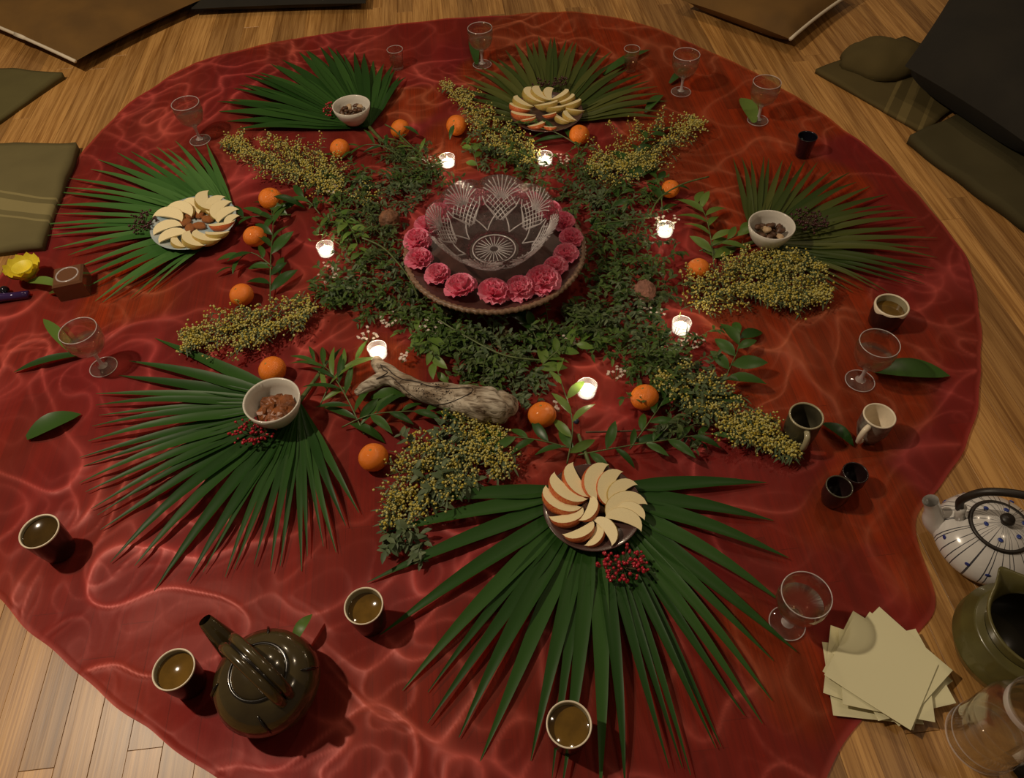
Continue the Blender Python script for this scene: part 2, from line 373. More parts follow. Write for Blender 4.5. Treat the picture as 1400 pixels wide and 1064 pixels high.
# gradient noise on arrays
_perm = RNG.permutation(512); _ang = RNG.random(512)*2*PI
def pnoise(x, y, seed=0):
    xi = np.floor(x).astype(int); yi = np.floor(y).astype(int); xf_ = x-xi; yf_ = y-yi
    u = xf_**3*(xf_*(xf_*6-15)+10); v = yf_**3*(yf_*(yf_*6-15)+10)
    def g(i, j, dx, dy):
        h = _perm[(_perm[(i+seed*17) & 511]+j) & 511]; return np.cos(_ang[h])*dx+np.sin(_ang[h])*dy
    n00 = g(xi, yi, xf_, yf_); n10 = g(xi+1, yi, xf_-1, yf_); n01 = g(xi, yi+1, xf_, yf_-1); n11 = g(xi+1, yi+1, xf_-1, yf_-1)
    return (n00*(1-u)+n10*u)*(1-v)+(n01*(1-u)+n11*u)*v

# ------------------------------------------------------------------ tables (photograph pixels of the things)
ORANGES = [(547, 178, 27, 'orange half hidden by a leaf, beside the stem of the broad palm frond'),
 (465, 205, 27, 'orange above a drooping leafy sprig, below the bowl of nuts at upper left'),
 (624, 173, 28, 'orange with an upright leaf, beside the upper yellow mimosa spike'),
 (792, 186, 28, 'orange touching the lower right edge of the far apple plate'),
 (371, 274, 33, 'orange with a dark pointed leaf, below the left mimosa spray'),
 (349, 325, 31, 'orange just right of the blue plate of apple slices'),
 (331, 405, 33, 'orange on red cloth left of the dark laurel sprig'),
 (373, 507, 38, 'orange touching the rim of the bowl of dried apricots'),
 (511, 627, 41, 'orange lying alone on red cloth below the driftwood'),
 (741, 569, 39, 'orange at the blunt right end of the driftwood'),
 (881, 545, 39, 'orange right of the nearest tealight'),
 (954, 369, 31, 'orange left of the large right mimosa spray'),
 (916, 260, 26, 'orange striped by a leaf, right of the glass bowl')]
TEALIGHTS = [(612, 222, 'lit tealight behind the left part of the glass bowl'), (745, 219, 'lit tealight behind the right part of the glass bowl'),
 (446, 343, 'lit tealight left of the cake stand'), (517, 482, 'lit tealight behind the forked tip of the driftwood'),
 (802, 534, 'lit tealight nearest the front, above the front apple plate'), (931, 448, 'lit tealight beside the right mimosa spray'),
 (909, 316, 'lit tealight ringed by tiny white blossoms, beside pale laurel leaves')]
# stemmed glasses: rim centre pixel
GLASSES = [(656, 38, 'stemmed glass of water at the far edge of the cloth with a leaf behind'), (939, 74, 'stemmed glass with a small dark leaf at its foot, near far right edge'),
 (1049, 112, 'stemmed glass at the cloth edge with a round green leaf at its foot'), (253, 141, 'stemmed glass behind the left palm frond'),
 (106, 452, 'stemmed glass at left with two narrow leaves'), (1203, 469, 'stemmed glass beside the cup with dripped white glaze'),
 (1103, 813, 'stemmed glass near the cream napkins')]
# teacups: rim centre, rim width
CUPS = [(53, 726, 53, 'dark cup of tea at the far left, nearest the cloth edge'), (237, 915, 58, 'dark cup of tea beside the brown teapot'),
 (497, 828, 54, 'dark cup of tea between the left and front palm fronds'), (778, 990, 63, 'dark cup of tea standing on the front palm frond')]
EDGE = [(300, 1064), (200, 995), (110, 920), (0, 815), (-110, 690), (-140, 560), (-90, 460), (0, 388), (40, 325), (80, 268), (112, 212), (170, 150), (262, 88), (400, 56), (540, 36), (690, 23), (790, 17), (880, 34), (945, 62), (1050, 112), (1140, 170), (1210, 222), (1262, 280), (1310, 335), (1331, 385), (1338, 440), (1338, 520), (1322, 610), (1290, 655), (1255, 700), (1232, 745), (1285, 790), (1290, 830), (1240, 880), (1200, 960), (1150, 1010), (1125, 1080), (1000, 1180), (800, 1230), (600, 1200), (430, 1130)]
FLAT = []          # where the cloth is pressed flat: (x, y, radius)
for x, y, d, _l in ORANGES: p = G(x, y, .03); FLAT.append((p.x, p.y, .04))
for x, y, _l in TEALIGHTS: p = G(x, y, .015); FLAT.append((p.x, p.y, .035))
for x, y, _l in GLASSES: p = G(x, y, .115); FLAT.append((p.x, p.y, .05))
for x, y, d, _l in CUPS: p = G(x, y, .075); FLAT.append((p.x, p.y, .045))
for x, y, z, r in ((675, 340, .09, .2), (357, 925, .06, .1), (264, 303, .02, .13), (747, 150, .02, .14), (811, 692, .02, .12), (480, 145, .05, .07), (1055, 308, .05, .07), (371, 548, .05, .07),
                   (1220, 420, .06, .05), (1100, 570, .07, .055), (1206, 568, .07, .05), (1147, 664, .05, .04), (1168, 650, .05, .04), (1335, 730, .05, .13), (1345, 880, .05, .11), (1200, 920, 0, .12), (600, 540, .04, .2), (863, 78, .07, .04), (540, 72, .05, .04), (1102, 192, .07, .04), (98, 385, .03, .06)):
    p = G(x, y, z); FLAT.append((p.x, p.y, r))

# ------------------------------------------------------------------ floor
edge_g = [G(x, y) for x, y in EDGE]
def inside(px, py, poly):
    c = False; n = len(poly); j = n-1
    for i in range(n):
        if (poly[i].y > py) != (poly[j].y > py) and px < (poly[j].x-poly[i].x)*(py-poly[i].y)/(poly[j].y-poly[i].y)+poly[i].x: c = not c
        j = i
    return c
def box(x0, x1, y0, y1, z0, z1, bev=0.0):
    if not bev:
        V = [(x, y, z) for z in (z0, z1) for x, y in ((x0, y0), (x1, y0), (x1, y1), (x0, y1))]
        return V, [(3, 2, 1, 0), (4, 5, 6, 7), (0, 1, 5, 4), (1, 2, 6, 5), (2, 3, 7, 6), (3, 0, 4, 7)]
    b = bev
    V = [(x, y, z0) for x, y in ((x0, y0), (x1, y0), (x1, y1), (x0, y1))]+[(x, y, z1-b) for x, y in ((x0, y0), (x1, y0), (x1, y1), (x0, y1))]+[(x, y, z1) for x, y in ((x0+b, y0+b), (x1-b, y0+b), (x1-b, y1-b), (x0+b, y1-b))]
    f = [(3, 2, 1, 0), (8, 9, 10, 11)]
    for k in (0, 4):
        for i in range(4): f.append((k+i, k+(i+1) % 4, k+4+(i+1) % 4, k+4+i))
    return V, f
FROT = math.radians(3.5)
floor = obj('floor', box(-4, 4, -1.5, 5.5, -.05, -.0135), 'gap', rot=(0, 0, FROT), smooth=False)
tag(floor, 'honey coloured oak strip floor around the red cloth', 'floor', kind='structure')
planks = []
PW = .057
x = -4.0
while x < 4:
    y = -1.5-random.random()*.8
    while y < 5.5:
        l = random.choice((.35, .5, .62, .75, .9, 1.1)); planks.append((x, max(y, -1.5), min(y+l, 5.5))); y += l
    x += PW
rotm = Matrix.Rotation(FROT, 3, 'Z')
def inview(p):
    d = p-CAMPOS; z = d.dot(_F)
    if z < .05: return False
    return abs(d.dot(CR)/z*F) < 705 and abs(d.dot(CU)/z*F) < 537
cand = []; rest = []
for pl in planks:
    if pl[2]-pl[1] < .02: continue
    vis = 0; area = 0
    for t in np.linspace(.02, .98, 9):
        q = rotm @ Vector((pl[0]+PW/2, pl[1]+(pl[2]-pl[1])*t, 0))
        if inview(q) and not inside(q.x, q.y, edge_g): vis += (pl[2]-pl[1])/depth(q)**2
    (cand if vis else rest).append((vis, pl))
cand.sort(key=lambda a: -a[0]); rest += cand[300:]; cand = cand[:300]
shared = {}
for vis, (x0, y0, y1) in cand:
    l = round(y1-y0, 4)
    if l not in shared: shared[l] = mesh('plank', *box(.0002, PW-.0002, .0003, l-.0003, -.013, 0, .0005), 'floor', False)
    link('plank', shared[l], floor, (x0, y0, random.uniform(-.0004, .0002)))
sp = obj('planks_beyond', join([box(x0+.0002, x0+PW-.0002, y0+.0003, y1-.0003, -.013, 0, .0005) for _, (x0, y0, y1) in rest]), 'floor', floor, smooth=False)
sp['kind'] = 'stuff'

# ------------------------------------------------------------------ organza cloth
def make_cloth():
    ctr = G(680, 400); ang = []; rad = []
    for p in edge_g:
        ang.append(math.atan2(p.y-ctr.y, p.x-ctr.x)); rad.append((p-ctr).length)
    idx = np.argsort(ang); ang = np.array(ang)[idx]; rad = np.array(rad)[idx]
    A = np.concatenate([ang-2*PI, ang, ang+2*PI]); R3 = np.concatenate([rad]*3)
    na, nr = 1400, 350
    th = np.linspace(-PI, PI, na, endpoint=False); Rb = np.interp(th, A, R3)
    k = np.hanning(45); k /= k.sum(); Rb = np.convolve(np.concatenate([Rb[-22:], Rb, Rb[:22]]), k, 'valid')
    Rb *= 1+.0012*np.sin(th*57)+.0012*np.sin(th*31+1)
    t = np.linspace(0.0, 1, nr+1)[1:]
    X = ctr.x+np.outer(t*1.0, Rb*np.cos(th)); Y = ctr.y+np.outer(t, Rb*np.sin(th))
    # wrinkles: warped ridges at two sizes
    wx = X+.10*pnoise(X*2.6, Y*2.6, 1)+.03*pnoise(X*8, Y*8, 2); wy = Y+.10*pnoise(X*2.6+9, Y*2.6, 3)+.03*pnoise(X*8, Y*8+5, 4)
    n1 = pnoise(wx*4.2, wy*4.2, 5); n2 = pnoise(wx*8.5, wy*8.5, 6); n3 = pnoise(wx*15, wy*15, 7)
    r1 = np.exp(-(np.abs(n1)/.022)**1.0); r2 = np.exp(-(np.abs(n2)/.042)**1.0); r3 = np.exp(-(np.abs(n3)/.075)**1.0)
    amp = np.clip(.66+1.3*pnoise(X*2.2+3, Y*2.2, 8), .3, 1)
    amp2 = np.clip(.55+1.7*pnoise(X*2.3+7, Y*2.3, 9), .15, 1)
    # calmer on the right-hand side, where the cloth lies flatter
    calm = 1-.36/(1+np.exp(-(X-.42)/.10))
    haze = np.clip(pnoise(X*6+1, Y*6, 21)*1.6, 0, 1)*np.clip(pnoise(X*2.1, Y*2.1+4, 22)*2+.3, 0, 1)
    fold = np.clip((r1*amp*.95+.8*r2*amp2+.45*r3*amp2*amp+.35*haze)*calm, 0, 1)
    Z = .004+calm*(.0035*r1*amp+.0025*r2*amp2+.0012*r3*amp2+.008*np.clip(n1+.25, 0, 1)*amp+.005*np.clip(n2+.15, 0, 1))
    fl = np.ones_like(X)
    for (fx, fy, fr) in FLAT:
        d = np.hypot(X-fx, Y-fy); fl = np.minimum(fl, np.clip((d-fr*.8)/(fr*.6+.02), .0, 1))
    Z = .003+(Z-.003)*fl; fold = fold*(.25+.75*fl)
    # hem
    hem = np.clip((t-.990)/.006, 0, 1)[:, None]; Z = Z*(1-.3*hem)+.0008*hem; fold = np.maximum(fold*(1-hem), .32*hem)
    # second layer of cloth everywhere but in patches
    lay = np.ones_like(X)
    for px, py, r in ((1120, 480, .27), (1010, 130, .36), (800, 75, .40), (1060, 265, .22), (930, 200, .2), (640, 190, .14), (185, 395, .11), (1180, 700, .09), (1000, 860, .09), (1060, 900, .08), (520, 530, .1), (560, 150, .1), (1250, 800, .1)):
        p = G(px, py); d = np.hypot((X-p.x), Y-p.y)+.12*pnoise(X*5, Y*5, 12)
        lay = np.minimum(lay, np.clip((d-r)/.05+.5, 0, 1))
    lay = np.clip(lay*(.8+.5*pnoise(X*4, Y*4, 14)), 0, 1)
    V = np.concatenate([[[ctr.x, ctr.y, .004]], np.stack([X, Y, Z], -1).reshape(-1, 3)])
    ii, jj = np.meshgrid(np.arange(nr-1), np.arange(na), indexing='ij')
    a = 1+ii*na+jj; b = 1+ii*na+(jj+1) % na
    Q = np.stack([a, a+na, b+na, b], -1).reshape(-1, 4)
    T = np.stack([np.zeros(na, int), 1+np.arange(na), 1+(np.arange(na)+1) % na], -1)
    me = bpy.data.meshes.new('organza_cloth')
    nl = len(Q)*4+len(T)*3
    me.vertices.add(len(V)); me.vertices.foreach_set('co', V.ravel())
    me.loops.add(nl); me.loops.foreach_set('vertex_index', np.concatenate([Q.ravel(), T.ravel()]).astype(np.int32))
    me.polygons.add(len(Q)+len(T))
    me.polygons.foreach_set('loop_start', np.concatenate([np.arange(len(Q))*4, len(Q)*4+np.arange(len(T))*3]).astype(np.int32))
    me.polygons.foreach_set('use_smooth', np.ones(len(Q)+len(T), bool))
    me.update(calc_edges=True)
    for nm, arr in (('fold', fold), ('layers', lay)):
        at = me.attributes.new(nm, 'FLOAT', 'POINT'); at.data.foreach_set('value', np.concatenate([[0.5], arr.ravel()]).astype(np.float32))
    me.materials.append(MT['cloth'])
    o = bpy.data.objects.new('organza_cloth', me); COL.objects.link(o)
    tag(o, 'round sheer red organza cloth spread wrinkled over the wooden floor', 'cloth')
make_cloth()
CZ = .004    # top of the pressed cloth

# ------------------------------------------------------------------ cushions and blankets around the cloth
def sheet(name, label, cat, corners, thick, matn, nz=.006, n=26, seed=0, zbase=.0, curl=.0, group=None):
    """thick folded fabric between four corner pixels"""
    c = [G(x, y) for x, y in corners]; V = []; Fc = []
    o = c[0]
    U = np.linspace(0, 1, n+1); uu, vv = np.meshgrid(U, U, indexing='ij')
    P = [[None]*(n+1) for _ in range(n+1)]
    X = np.zeros((n+1, n+1)); Y = X.copy()
    for i in range(n+1):
        for j in range(n+1):
            u, v = U[i], U[j]; p = (c[0]*(1-u)+c[1]*u)*(1-v)+(c[3]*(1-u)+c[2]*u)*v; X[i, j] = p.x; Y[i, j] = p.y
    Z = thick+nz*(pnoise(X*5+seed, Y*5, 3)+.5*pnoise(X*11+seed, Y*11, 5))*1.6
    X = X+.012*pnoise(X*7+seed, Y*7, 1); Y = Y+.012*pnoise(X*7, Y*7+seed, 2)
    Z += curl*np.clip((vv-.5)*2, 0, 1)**2
    for i in range(n+1):
        for j in range(n+1): V.append((X[i, j]-o.x, Y[i, j]-o.y, Z[i, j]))
    k = n+1
    for i in range(n):
        for j in range(n): Fc.append((i*k+j, (i+1)*k+j, (i+1)*k+j+1, i*k+j+1))
    rim = [(i, 0) for i in range(n)]+[(n, j) for j in range(n)]+[(i, n) for i in range(n, 0, -1)]+[(0, j) for j in range(n, 0, -1)]
    b0 = len(V)
    for i, j in rim: V.append((X[i, j]-o.x, Y[i, j]-o.y, .0))
    m = len(rim)
    for q in range(m):
        a = rim[q][0]*k+rim[q][1]; b = rim[(q+1) % m][0]*k+rim[(q+1) % m][1]
        Fc.append((a, b0+q, b0+(q+1) % m, b))
    Fc.append(tuple(range(b0+m-1, b0-1, -1)))
    ob = obj(name, (V, Fc), matn, loc=(o.x, o.y, zbase+.0005)); tag(ob, label, cat, group); return ob
def striped(name, col, ax, bands):
    """woven blanket with pale bands at given places along a direction"""
    m, N, L = nt(name); b = N['Principled BSDF']; b.inputs['Roughness'].default_value = .95; b.inputs['Specular IOR Level'].default_value = .15
    tc = N.new('ShaderNodeTexCoord'); d = N.new('ShaderNodeVectorMath'); d.operation = 'DOT_PRODUCT'; d.inputs[1].default_value = (ax[0], ax[1], 0)
    L.new(tc.outputs['Object'], d.inputs[0]); prev = None
    for c, wd in bands:
        s = N.new('ShaderNodeMath'); s.operation = 'COMPARE'; s.inputs[1].default_value = c; s.inputs[2].default_value = wd; L.new(d.outputs['Value'], s.inputs[0])
        if prev:
            a = N.new('ShaderNodeMath'); a.operation = 'MAXIMUM'; L.new(prev.outputs[0], a.inputs[0]); L.new(s.outputs[0], a.inputs[1]); prev = a
        else: prev = s
    no = N.new('ShaderNodeTexNoise'); no.inputs['Scale'].default_value = 9; L.new(tc.outputs['Object'], no.inputs['Vector'])
    mx = N.new('ShaderNodeMix'); mx.data_type = 'RGBA'; mx.inputs[6].default_value = (*[c*.7 for c in col], 1); mx.inputs[7].default_value = (*col, 1); L.new(no.outputs['Fac'], mx.inputs[0])
    m2 = N.new('ShaderNodeMix'); m2.data_type = 'RGBA'; m2.inputs[7].default_value = (*[min(1, c*1.4) for c in col], 1)
    L.new(mx.outputs[2], m2.inputs[6])
    if prev: L.new(prev.outputs[0], m2.inputs[0])
    else: m2.inputs[0].default_value = 0
    L.new(m2.outputs[2], b.inputs['Base Color']); return m
OLIVE = (.115, .098, .038)
MT['olive'] = striped('olive_blanket', OLIVE, (0, 1), [])
MT['olive_l'] = striped('olive_blanket_striped', (.15, .125, .055), (.25, .97), [(-.145, .004), (-.235, .004), (-.19, .022)])
MT['olive_d'] = striped('dark_olive_blanket', (.07, .058, .026), (0, 1), [])
MT['olive_r'] = striped('olive_blanket_right', (.10, .075, .028), (.85, -.53), [(.25, .006), (.30, .014), (.36, .006)])
sheet('folded_blanket', 'plain olive blanket corner at the left edge below the brown cushion', 'blanket', [(-160, 90), (-160, 190), (0, 170), (92, 108)], .022, 'olive', seed=1)
sheet('folded_blanket', 'olive blanket with paler woven stripes beside the left cloth edge', 'blanket', [(-200, 205), (-190, 370), (62, 345), (112, 205)], .028, 'olive_l', nz=.008, seed=4)
sheet('folded_blanket', 'olive blanket with stripes and a rounded bump at upper right', 'blanket', [(1115, 101), (1256, 182), (1360, 120), (1235, 52)], .012, 'olive_r', nz=.006, seed=8)
sheet('folded_blanket', 'dark olive blanket at the right edge below the striped one', 'blanket', [(1238, 196), (1400, 320), (1560, 300), (1400, 120)], .025, 'olive_d', nz=.008, seed=12)
def cushion(label, corners, h, matn, piping=None, tag_at=None):
    c = [G(x, y, h*.45) for x, y in corners]; ctr = sum(c, Vector())/4; ctr.z = h*.45; n = 20
    t = thing('floor_cushion', label, 'cushion', (ctr.x, ctr.y, 0.0005))
    parts = []
    V = []; Fc = []
    def place(u, v):
        # rounded square
        p = (c[0]*(1-u)+c[1]*u)*(1-v)+(c[3]*(1-u)+c[2]*u)*v
        a, b = 2*u-1, 2*v-1; pin = 1-.035*(1-a*a)*(b*b)-.035*(1-b*b)*(a*a)
        return (p-ctr)*pin
    for s in (1, -1):
        base = len(V)
        for i in range(n+1):
            for j in range(n+1):
                u, v = i/n, j/n; p = place(u, v); e = (1-(2*u-1)**4)*(1-(2*v-1)**4)
                V.append((p.x, p.y, h*.5+s*h*.5*(max(e, 0)**.45)))
        for i in range(n):
            for j in range(n):
                a = base+i*(n+1)+j; q = (a, a+n+1, a+n+2, a+1); Fc.append(q if s > 0 else q[::-1])
    bd = obj('cover', (V, Fc), matn, t)
    if piping:
        (u0, v0), (u1, v1) = piping
        ring = [place(u0+(u1-u0)*k/12, v0+(v1-v0)*k/12) for k in range(13)]
        obj('piping', tube([(p.x, p.y, h*.5) for p in ring], .006, 8), 'piping', t)
        if tag_at:
            q = place(u0+(u1-u0)*tag_at, v0+(v1-v0)*tag_at); e = (ring[-1]-ring[0]).normalized()
            obj('label_tag', tube([tuple(Vector((q.x, q.y, h*.5))+e*k) for k in (-.03, 0, .03)], [.009, .010, .009], 4), 'piping', t)
    return t
cushion('brown floor cushion with cream piping and label, upper left corner', [(104, 86), (285, -2), (150, -130), (-130, -10)], .10, 'cushion', ((0, 0), (0, 1)), .3)
cushion('brown floor cushion with cream piping, upper right of the cloth', [(930, 2), (1080, 56), (1168, -10), (1040, -90)], .10, 'cushion', ((1, 0), (1, 1)))
cushion('dark floor cushion showing only its edge along the top', [(262, 14), (500, 6), (520, -60), (270, -70)], .07, 'dark_fabric')
cushion('large dark cushion behind the olive blankets, upper right', [(1235, 95), (1420, 215), (1640, 120), (1330, -60)], .20, 'dark_fabric')
def mound(label, px, py, r, h, matn):
    p = G(px, py); V, Fc = ball(1, 28, 14)
    arr = np.array(V); n = pnoise(arr[:, 0]*1.7+px, arr[:, 1]*1.7+py, 4)
    arr *= (1+.25*n)[:, None]; arr[:, 2] = np.maximum(arr[:, 2], -.02)
    o = obj('bundled_blanket', (arr*np.array([r*1.25, r, h]), Fc), matn, loc=(p.x, p.y, .014)); tag(o, label, 'blanket')
mound('bunched fold of olive fabric lying on the striped blanket', 1205, 92, .11, .07, 'olive_r')

# ------------------------------------------------------------------ palm fronds
def frond(label, hub, tips, n, matn, wmax=.017, petiole=None, hz=.010, seed=0, fuse=.36):
    rnd = random.Random(seed); h = G(*hub); T = [G(x, y) for x, y in tips]
    t = thing('palm_frond', label, 'palm frond', (h.x, h.y, CZ), group='palm fronds laid in a ring on the cloth')
    # spread n tips along the outline
    A = [math.atan2(p.y-h.y, p.x-h.x) for p in T]
    for i in range(1, len(A)):
        while A[i]-A[i-1] > PI: A[i] -= 2*PI
        while A[i]-A[i-1] < -PI: A[i] += 2*PI
    Ls = [(p-h).to_2d().length for p in T]; S = np.linspace(0, len(T)-1, n)
    an = np.interp(S, range(len(T)), A); ln = np.interp(S, range(len(T)), Ls)
    for i in range(n):
        sp_ = abs((an[min(i+1, n-1)]-an[max(i-1, 0)])/(2 if 0 < i < n-1 else 1))
        L = ln[i]*rnd.uniform(.95, 1.03); a = an[i]+rnd.uniform(-.012, .012)
        W = min(wmax, .5*sp_*L*fuse*1.75); W = max(W, .006)
        pts = []; wd = []; bend = rnd.uniform(-.03, .03); zt = rnd.uniform(.004, .012); bump = rnd.uniform(.004, .016)
        K = 11
        for k in range(K+1):
            u = k/K; aa = a+bend*u*u
            pts.append((L*u*math.cos(aa), L*u*math.sin(aa), hz*(1-u)**1.2+zt*u+bump*math.sin(PI*max(0, (u-.34)/.66))+.0006*(i % 3)))
            if u < fuse: wv = W*(.12+.88*(u/fuse)**.9)
            else: wv = W*(1-((u-fuse)/(1-fuse))**1.7)
            wd.append(max(wv, .0006))
        obj('leaflet', blade(pts, wd, .40 if i % 2 else .30), matn, t)
    if petiole:
        q = [G(x, y)-h for x, y in petiole]
        pts = [(0, 0, .012)]+[(p.x, p.y, .012) for p in q]
        pp = spline(pts, 4); obj('petiole', tube(pp, [.0055-.002*i/len(pp) for i in range(len(pp))], 7), 'stem', t)
    return t
frond('broad dark palm frond under the bowl of nuts at upper left', (506, 180), [(318, 178), (303, 143), (318, 122), (345, 108), (372, 92), (408, 76), (445, 70), (475, 74), (505, 80), (535, 92), (553, 112)], 30, 'palm', .024, [(530, 205), (570, 240)], seed=1, fuse=.55)
frond('olive palm frond fanned behind the far plate of apple slices', (752, 172), [(640, 172), (628, 128), (640, 104), (672, 86), (706, 66), (735, 57), (765, 56), (795, 60), (830, 76), (862, 98), (895, 118), (915, 140), (905, 165)], 34, 'palm_olive', .013, None, seed=2, fuse=.5)
frond('bright green palm frond under the blue apple plate at left', (326, 308), [(282, 198), (240, 200), (205, 210), (155, 218), (108, 244), (75, 268), (66, 298), (52, 325), (95, 348), (120, 382), (138, 424), (200, 408)], 28, 'palm_light', .017, None, seed=3)
frond('dark green palm frond under the bowl of dried apricots', (412, 555), [(205, 466), (160, 522), (130, 556), (128, 585), (110, 630), (103, 668), (122, 705), (135, 740), (170, 788), (262, 806), (302, 800), (352, 790), (393, 785), (430, 772), (455, 757), (490, 712)], 31, 'palm', .0155, [(430, 530), (450, 500)], seed=4)
frond('long dark palm frond under the front plate of apple slices', (812, 672), [(560, 690), (512, 785), (545, 932), (580, 968), (628, 1010), (720, 1064), (768, 1085), (860, 1085), (915, 1070), (952, 1052), (992, 1024), (1030, 985), (1060, 938), (1078, 880), (1066, 755), (1040, 668)], 28, 'palm', .0165, [(805, 640), (790, 600)], seed=5)
frond('olive palm frond under the white bowl of nuts at right', (1030, 338), [(1003, 222), (1032, 219), (1060, 224), (1098, 228), (1135, 234), (1172, 250), (1212, 276), (1245, 300), (1275, 328), (1282, 358), (1262, 388), (1235, 402), (1190, 408), (1140, 400)], 30, 'palm_olive', .015, [(1000, 345), (960, 350)], seed=6)

# ------------------------------------------------------------------ bowls, plates and what is in them
def bowl(label, px, py, wpx, hgt, seed=0):
    """px, py: centre of the rim"""
    z0 = CZ+.014; c = G(px, py, z0+hgt); R = metres(px, py, wpx/2, z0+hgt)
    t = thing('ceramic_bowl', label, 'bowl', (c.x, c.y, z0), group='small pale bowls of nuts and fruit')
    out = [(R*.42, 0), (R*.48, .002), (R*.62, hgt*.18), (R*.82, hgt*.45), (R*.95, hgt*.75), (R, hgt)]
    inn = [(R*.97, hgt*1.008), (R*.93, hgt*.98), (R*.88, hgt*.72), (R*.75, hgt*.42), (R*.5, hgt*.16), (0, hgt*.10)]
    obj('bowl_body', lathe([(0, .001)]+out+inn, 48), 'ceramic', t)
    return c, R, z0
b1 = bowl('small white bowl of nuts on the broad palm frond, upper left', 480, 143.5, 52, .058)
b2 = bowl('white bowl of nuts beside dark berries at right', 1055.5, 307, 63, .062)
b3 = bowl('white bowl of dried apricots on the left palm frond', 371, 546.5, 78, .066)
def pieces(b, hgt, n, kind, where, mats, size, layers=(.45, .62)):
    c, R, z0 = b; rnd = random.Random(n*3+len(where)); proto = {}
    k = 0; tries = 0; pos = []
    for lay, zz in enumerate(layers):
        while k < n*(lay+1)//len(layers) and tries < 4000:
            tries += 1; a = rnd.uniform(0, 2*PI); r = R*((.40 if lay == 0 else .50) if 'apricot' in kind else (.62 if lay == 0 else .55))*math.sqrt(rnd.random())
            q = (r*math.cos(a), r*math.sin(a), hgt*zz)
            if all((q[0]-p[0])**2+(q[1]-p[1])**2+(q[2]-p[2])**2 > (size*(.95 if 'apricot' in kind else 1.25))**2 for p in pos):
                pos.append(q); k += 1
    for i, q in enumerate(pos):
        m = mats[i % len(mats)]; key = (m, i % 3)
        if key not in proto:
            V, Fc = ball(1, 10, 7); arr = np.array(V)
            big = 'apricot' in kind
            arr *= (1+(1.0 if big else .5)*pnoise(arr[:, 0]*(2.1 if big else 1.6)+i*3.1, arr[:, 1]*1.9+arr[:, 2], i % 5))[:, None]
            proto[key] = mesh(kind, arr*np.array([1.1, .85, .42] if big else [1, .75, .5])*size, Fc, m, not big)
        o = link(kind, proto[key], None, (c.x+q[0], c.y+q[1], z0+q[2]), (rnd.uniform(-.5, .5), rnd.uniform(-.5, .5), rnd.uniform(0, 6.28)), rnd.uniform(.85, 1.15))
        tag(o, f'{where}', 'dried fruit' if 'apricot' in kind else 'nut', where+' heap')
pieces(b1, .058, 18, 'mixed_nut', 'dark shelled nut in the small upper left bowl', ['nut', 'nut', 'nut', 'nut_pale'], .0115, (.5, .68))
pieces(b2, .062, 18, 'mixed_nut', 'glossy nut in the right hand white bowl', ['nut', 'nut', 'nut', 'nut', 'nut_pale'], .0125, (.5, .68))
pieces(b3, .066, 17, 'dried_apricot', 'brown dried apricot in the left hand white bowl', ['apricot'], .0195, (.5, .72))

def plate(label, px, py, wpx, under, topm, seed=0):
    z0 = CZ+.016; hgt = .018; c = G(px, py, z0+hgt); R = metres(px, py, wpx/2, z0+hgt)
    t = thing('round_plate', label, 'plate', (c.x, c.y, z0))
    obj('underside', lathe([(0, 0), (R*.55, 0), (R*.62, .003), (R*.85, .009), (R*.985, hgt*.95)], 56), under, t)
    obj('glazed_top', lathe([(R*.985, hgt*.95), (R, hgt), (R*.98, hgt*1.02), (R*.86, .0125), (R*.6, .0065), (0, .005)], 56), topm, t)
    return c, R, z0
plate('blue rimmed plate of pale apple slices on the left palm frond', 264.5, 303, 116, 'plate_dark', 'plate_blue')
plate('dark plate of apple slices in the far palm frond', 747, 152, 100, 'plate_brown', 'plate_brown')
plate('dark plate of red skinned apple slices on the front palm frond', 810, 692, 136, 'plate_dark', 'plate_brown')
def wedge(alpha=.62, r=.5, core=.16, n=12):
    """apple wedge of unit length along x, lying on one cut face; flesh and peel"""
    fl = []; ff = []; pv = []; pf = []
    m = 4
    def P(u, d, ang):      # u 0..PI along the length, d 0..1 core to skin, ang dihedral
        rr = r*math.sin(u)**.85*(1.0); rin = min(core*math.sin(u), rr*.9)*(.7)
        q = rin+(rr-rin)*d
        return (-math.cos(u)*r, q*math.cos(ang)-r*.45, q*math.sin(ang))
    for s, ang in ((0, 0.0), (1, alpha)):
        base = len(fl)
        for i in range(n+1):
            u = .04+(PI-.08)*i/n
            for j in range(m+1): fl.append(P(u, j/m, ang))
        for i in range(n):
            for j in range(m):
                a = base+i*(m+1)+j; q = (a, a+m+1, a+m+2, a+1); ff.append(q if s else q[::-1])
    k = (n+1)*(m+1)
    for i in range(n): ff.append((i*(m+1), (i+1)*(m+1), k+(i+1)*(m+1), k+i*(m+1)))
    for i in range(n+1):
        u = .04+(PI-.08)*i/n
        for j in range(m+1):
            p = P(u, 1.005, alpha*j/m); b = .03*math.sin(PI*j/m)*math.sin(u); pv.append((p[0], p[1]+b*.6, p[2]+b*.3))
    for i in range(n):
        for j in range(m):
            a = i*(m+1)+j; pf.append((a, a+1, a+m+2, a+m+1))
    return (fl, ff), (pv, pf)
WF, WP = wedge()
MF = mesh('apple_flesh', *WF, 'flesh', False); MPR = mesh('apple_peel', *WP, 'peel_red'); MPG = mesh('apple_peel', *WP, 'peel_green')
ORD = ['first', 'second', 'third', 'fourth', 'fifth', 'sixth', 'seventh', 'eighth', 'ninth', 'tenth', 'eleventh', 'twelfth', 'thirteenth', 'fourteenth', 'fifteenth', 'sixteenth', 'seventeenth', 'eighteenth', 'nineteenth', 'twentieth', 'twenty-first']
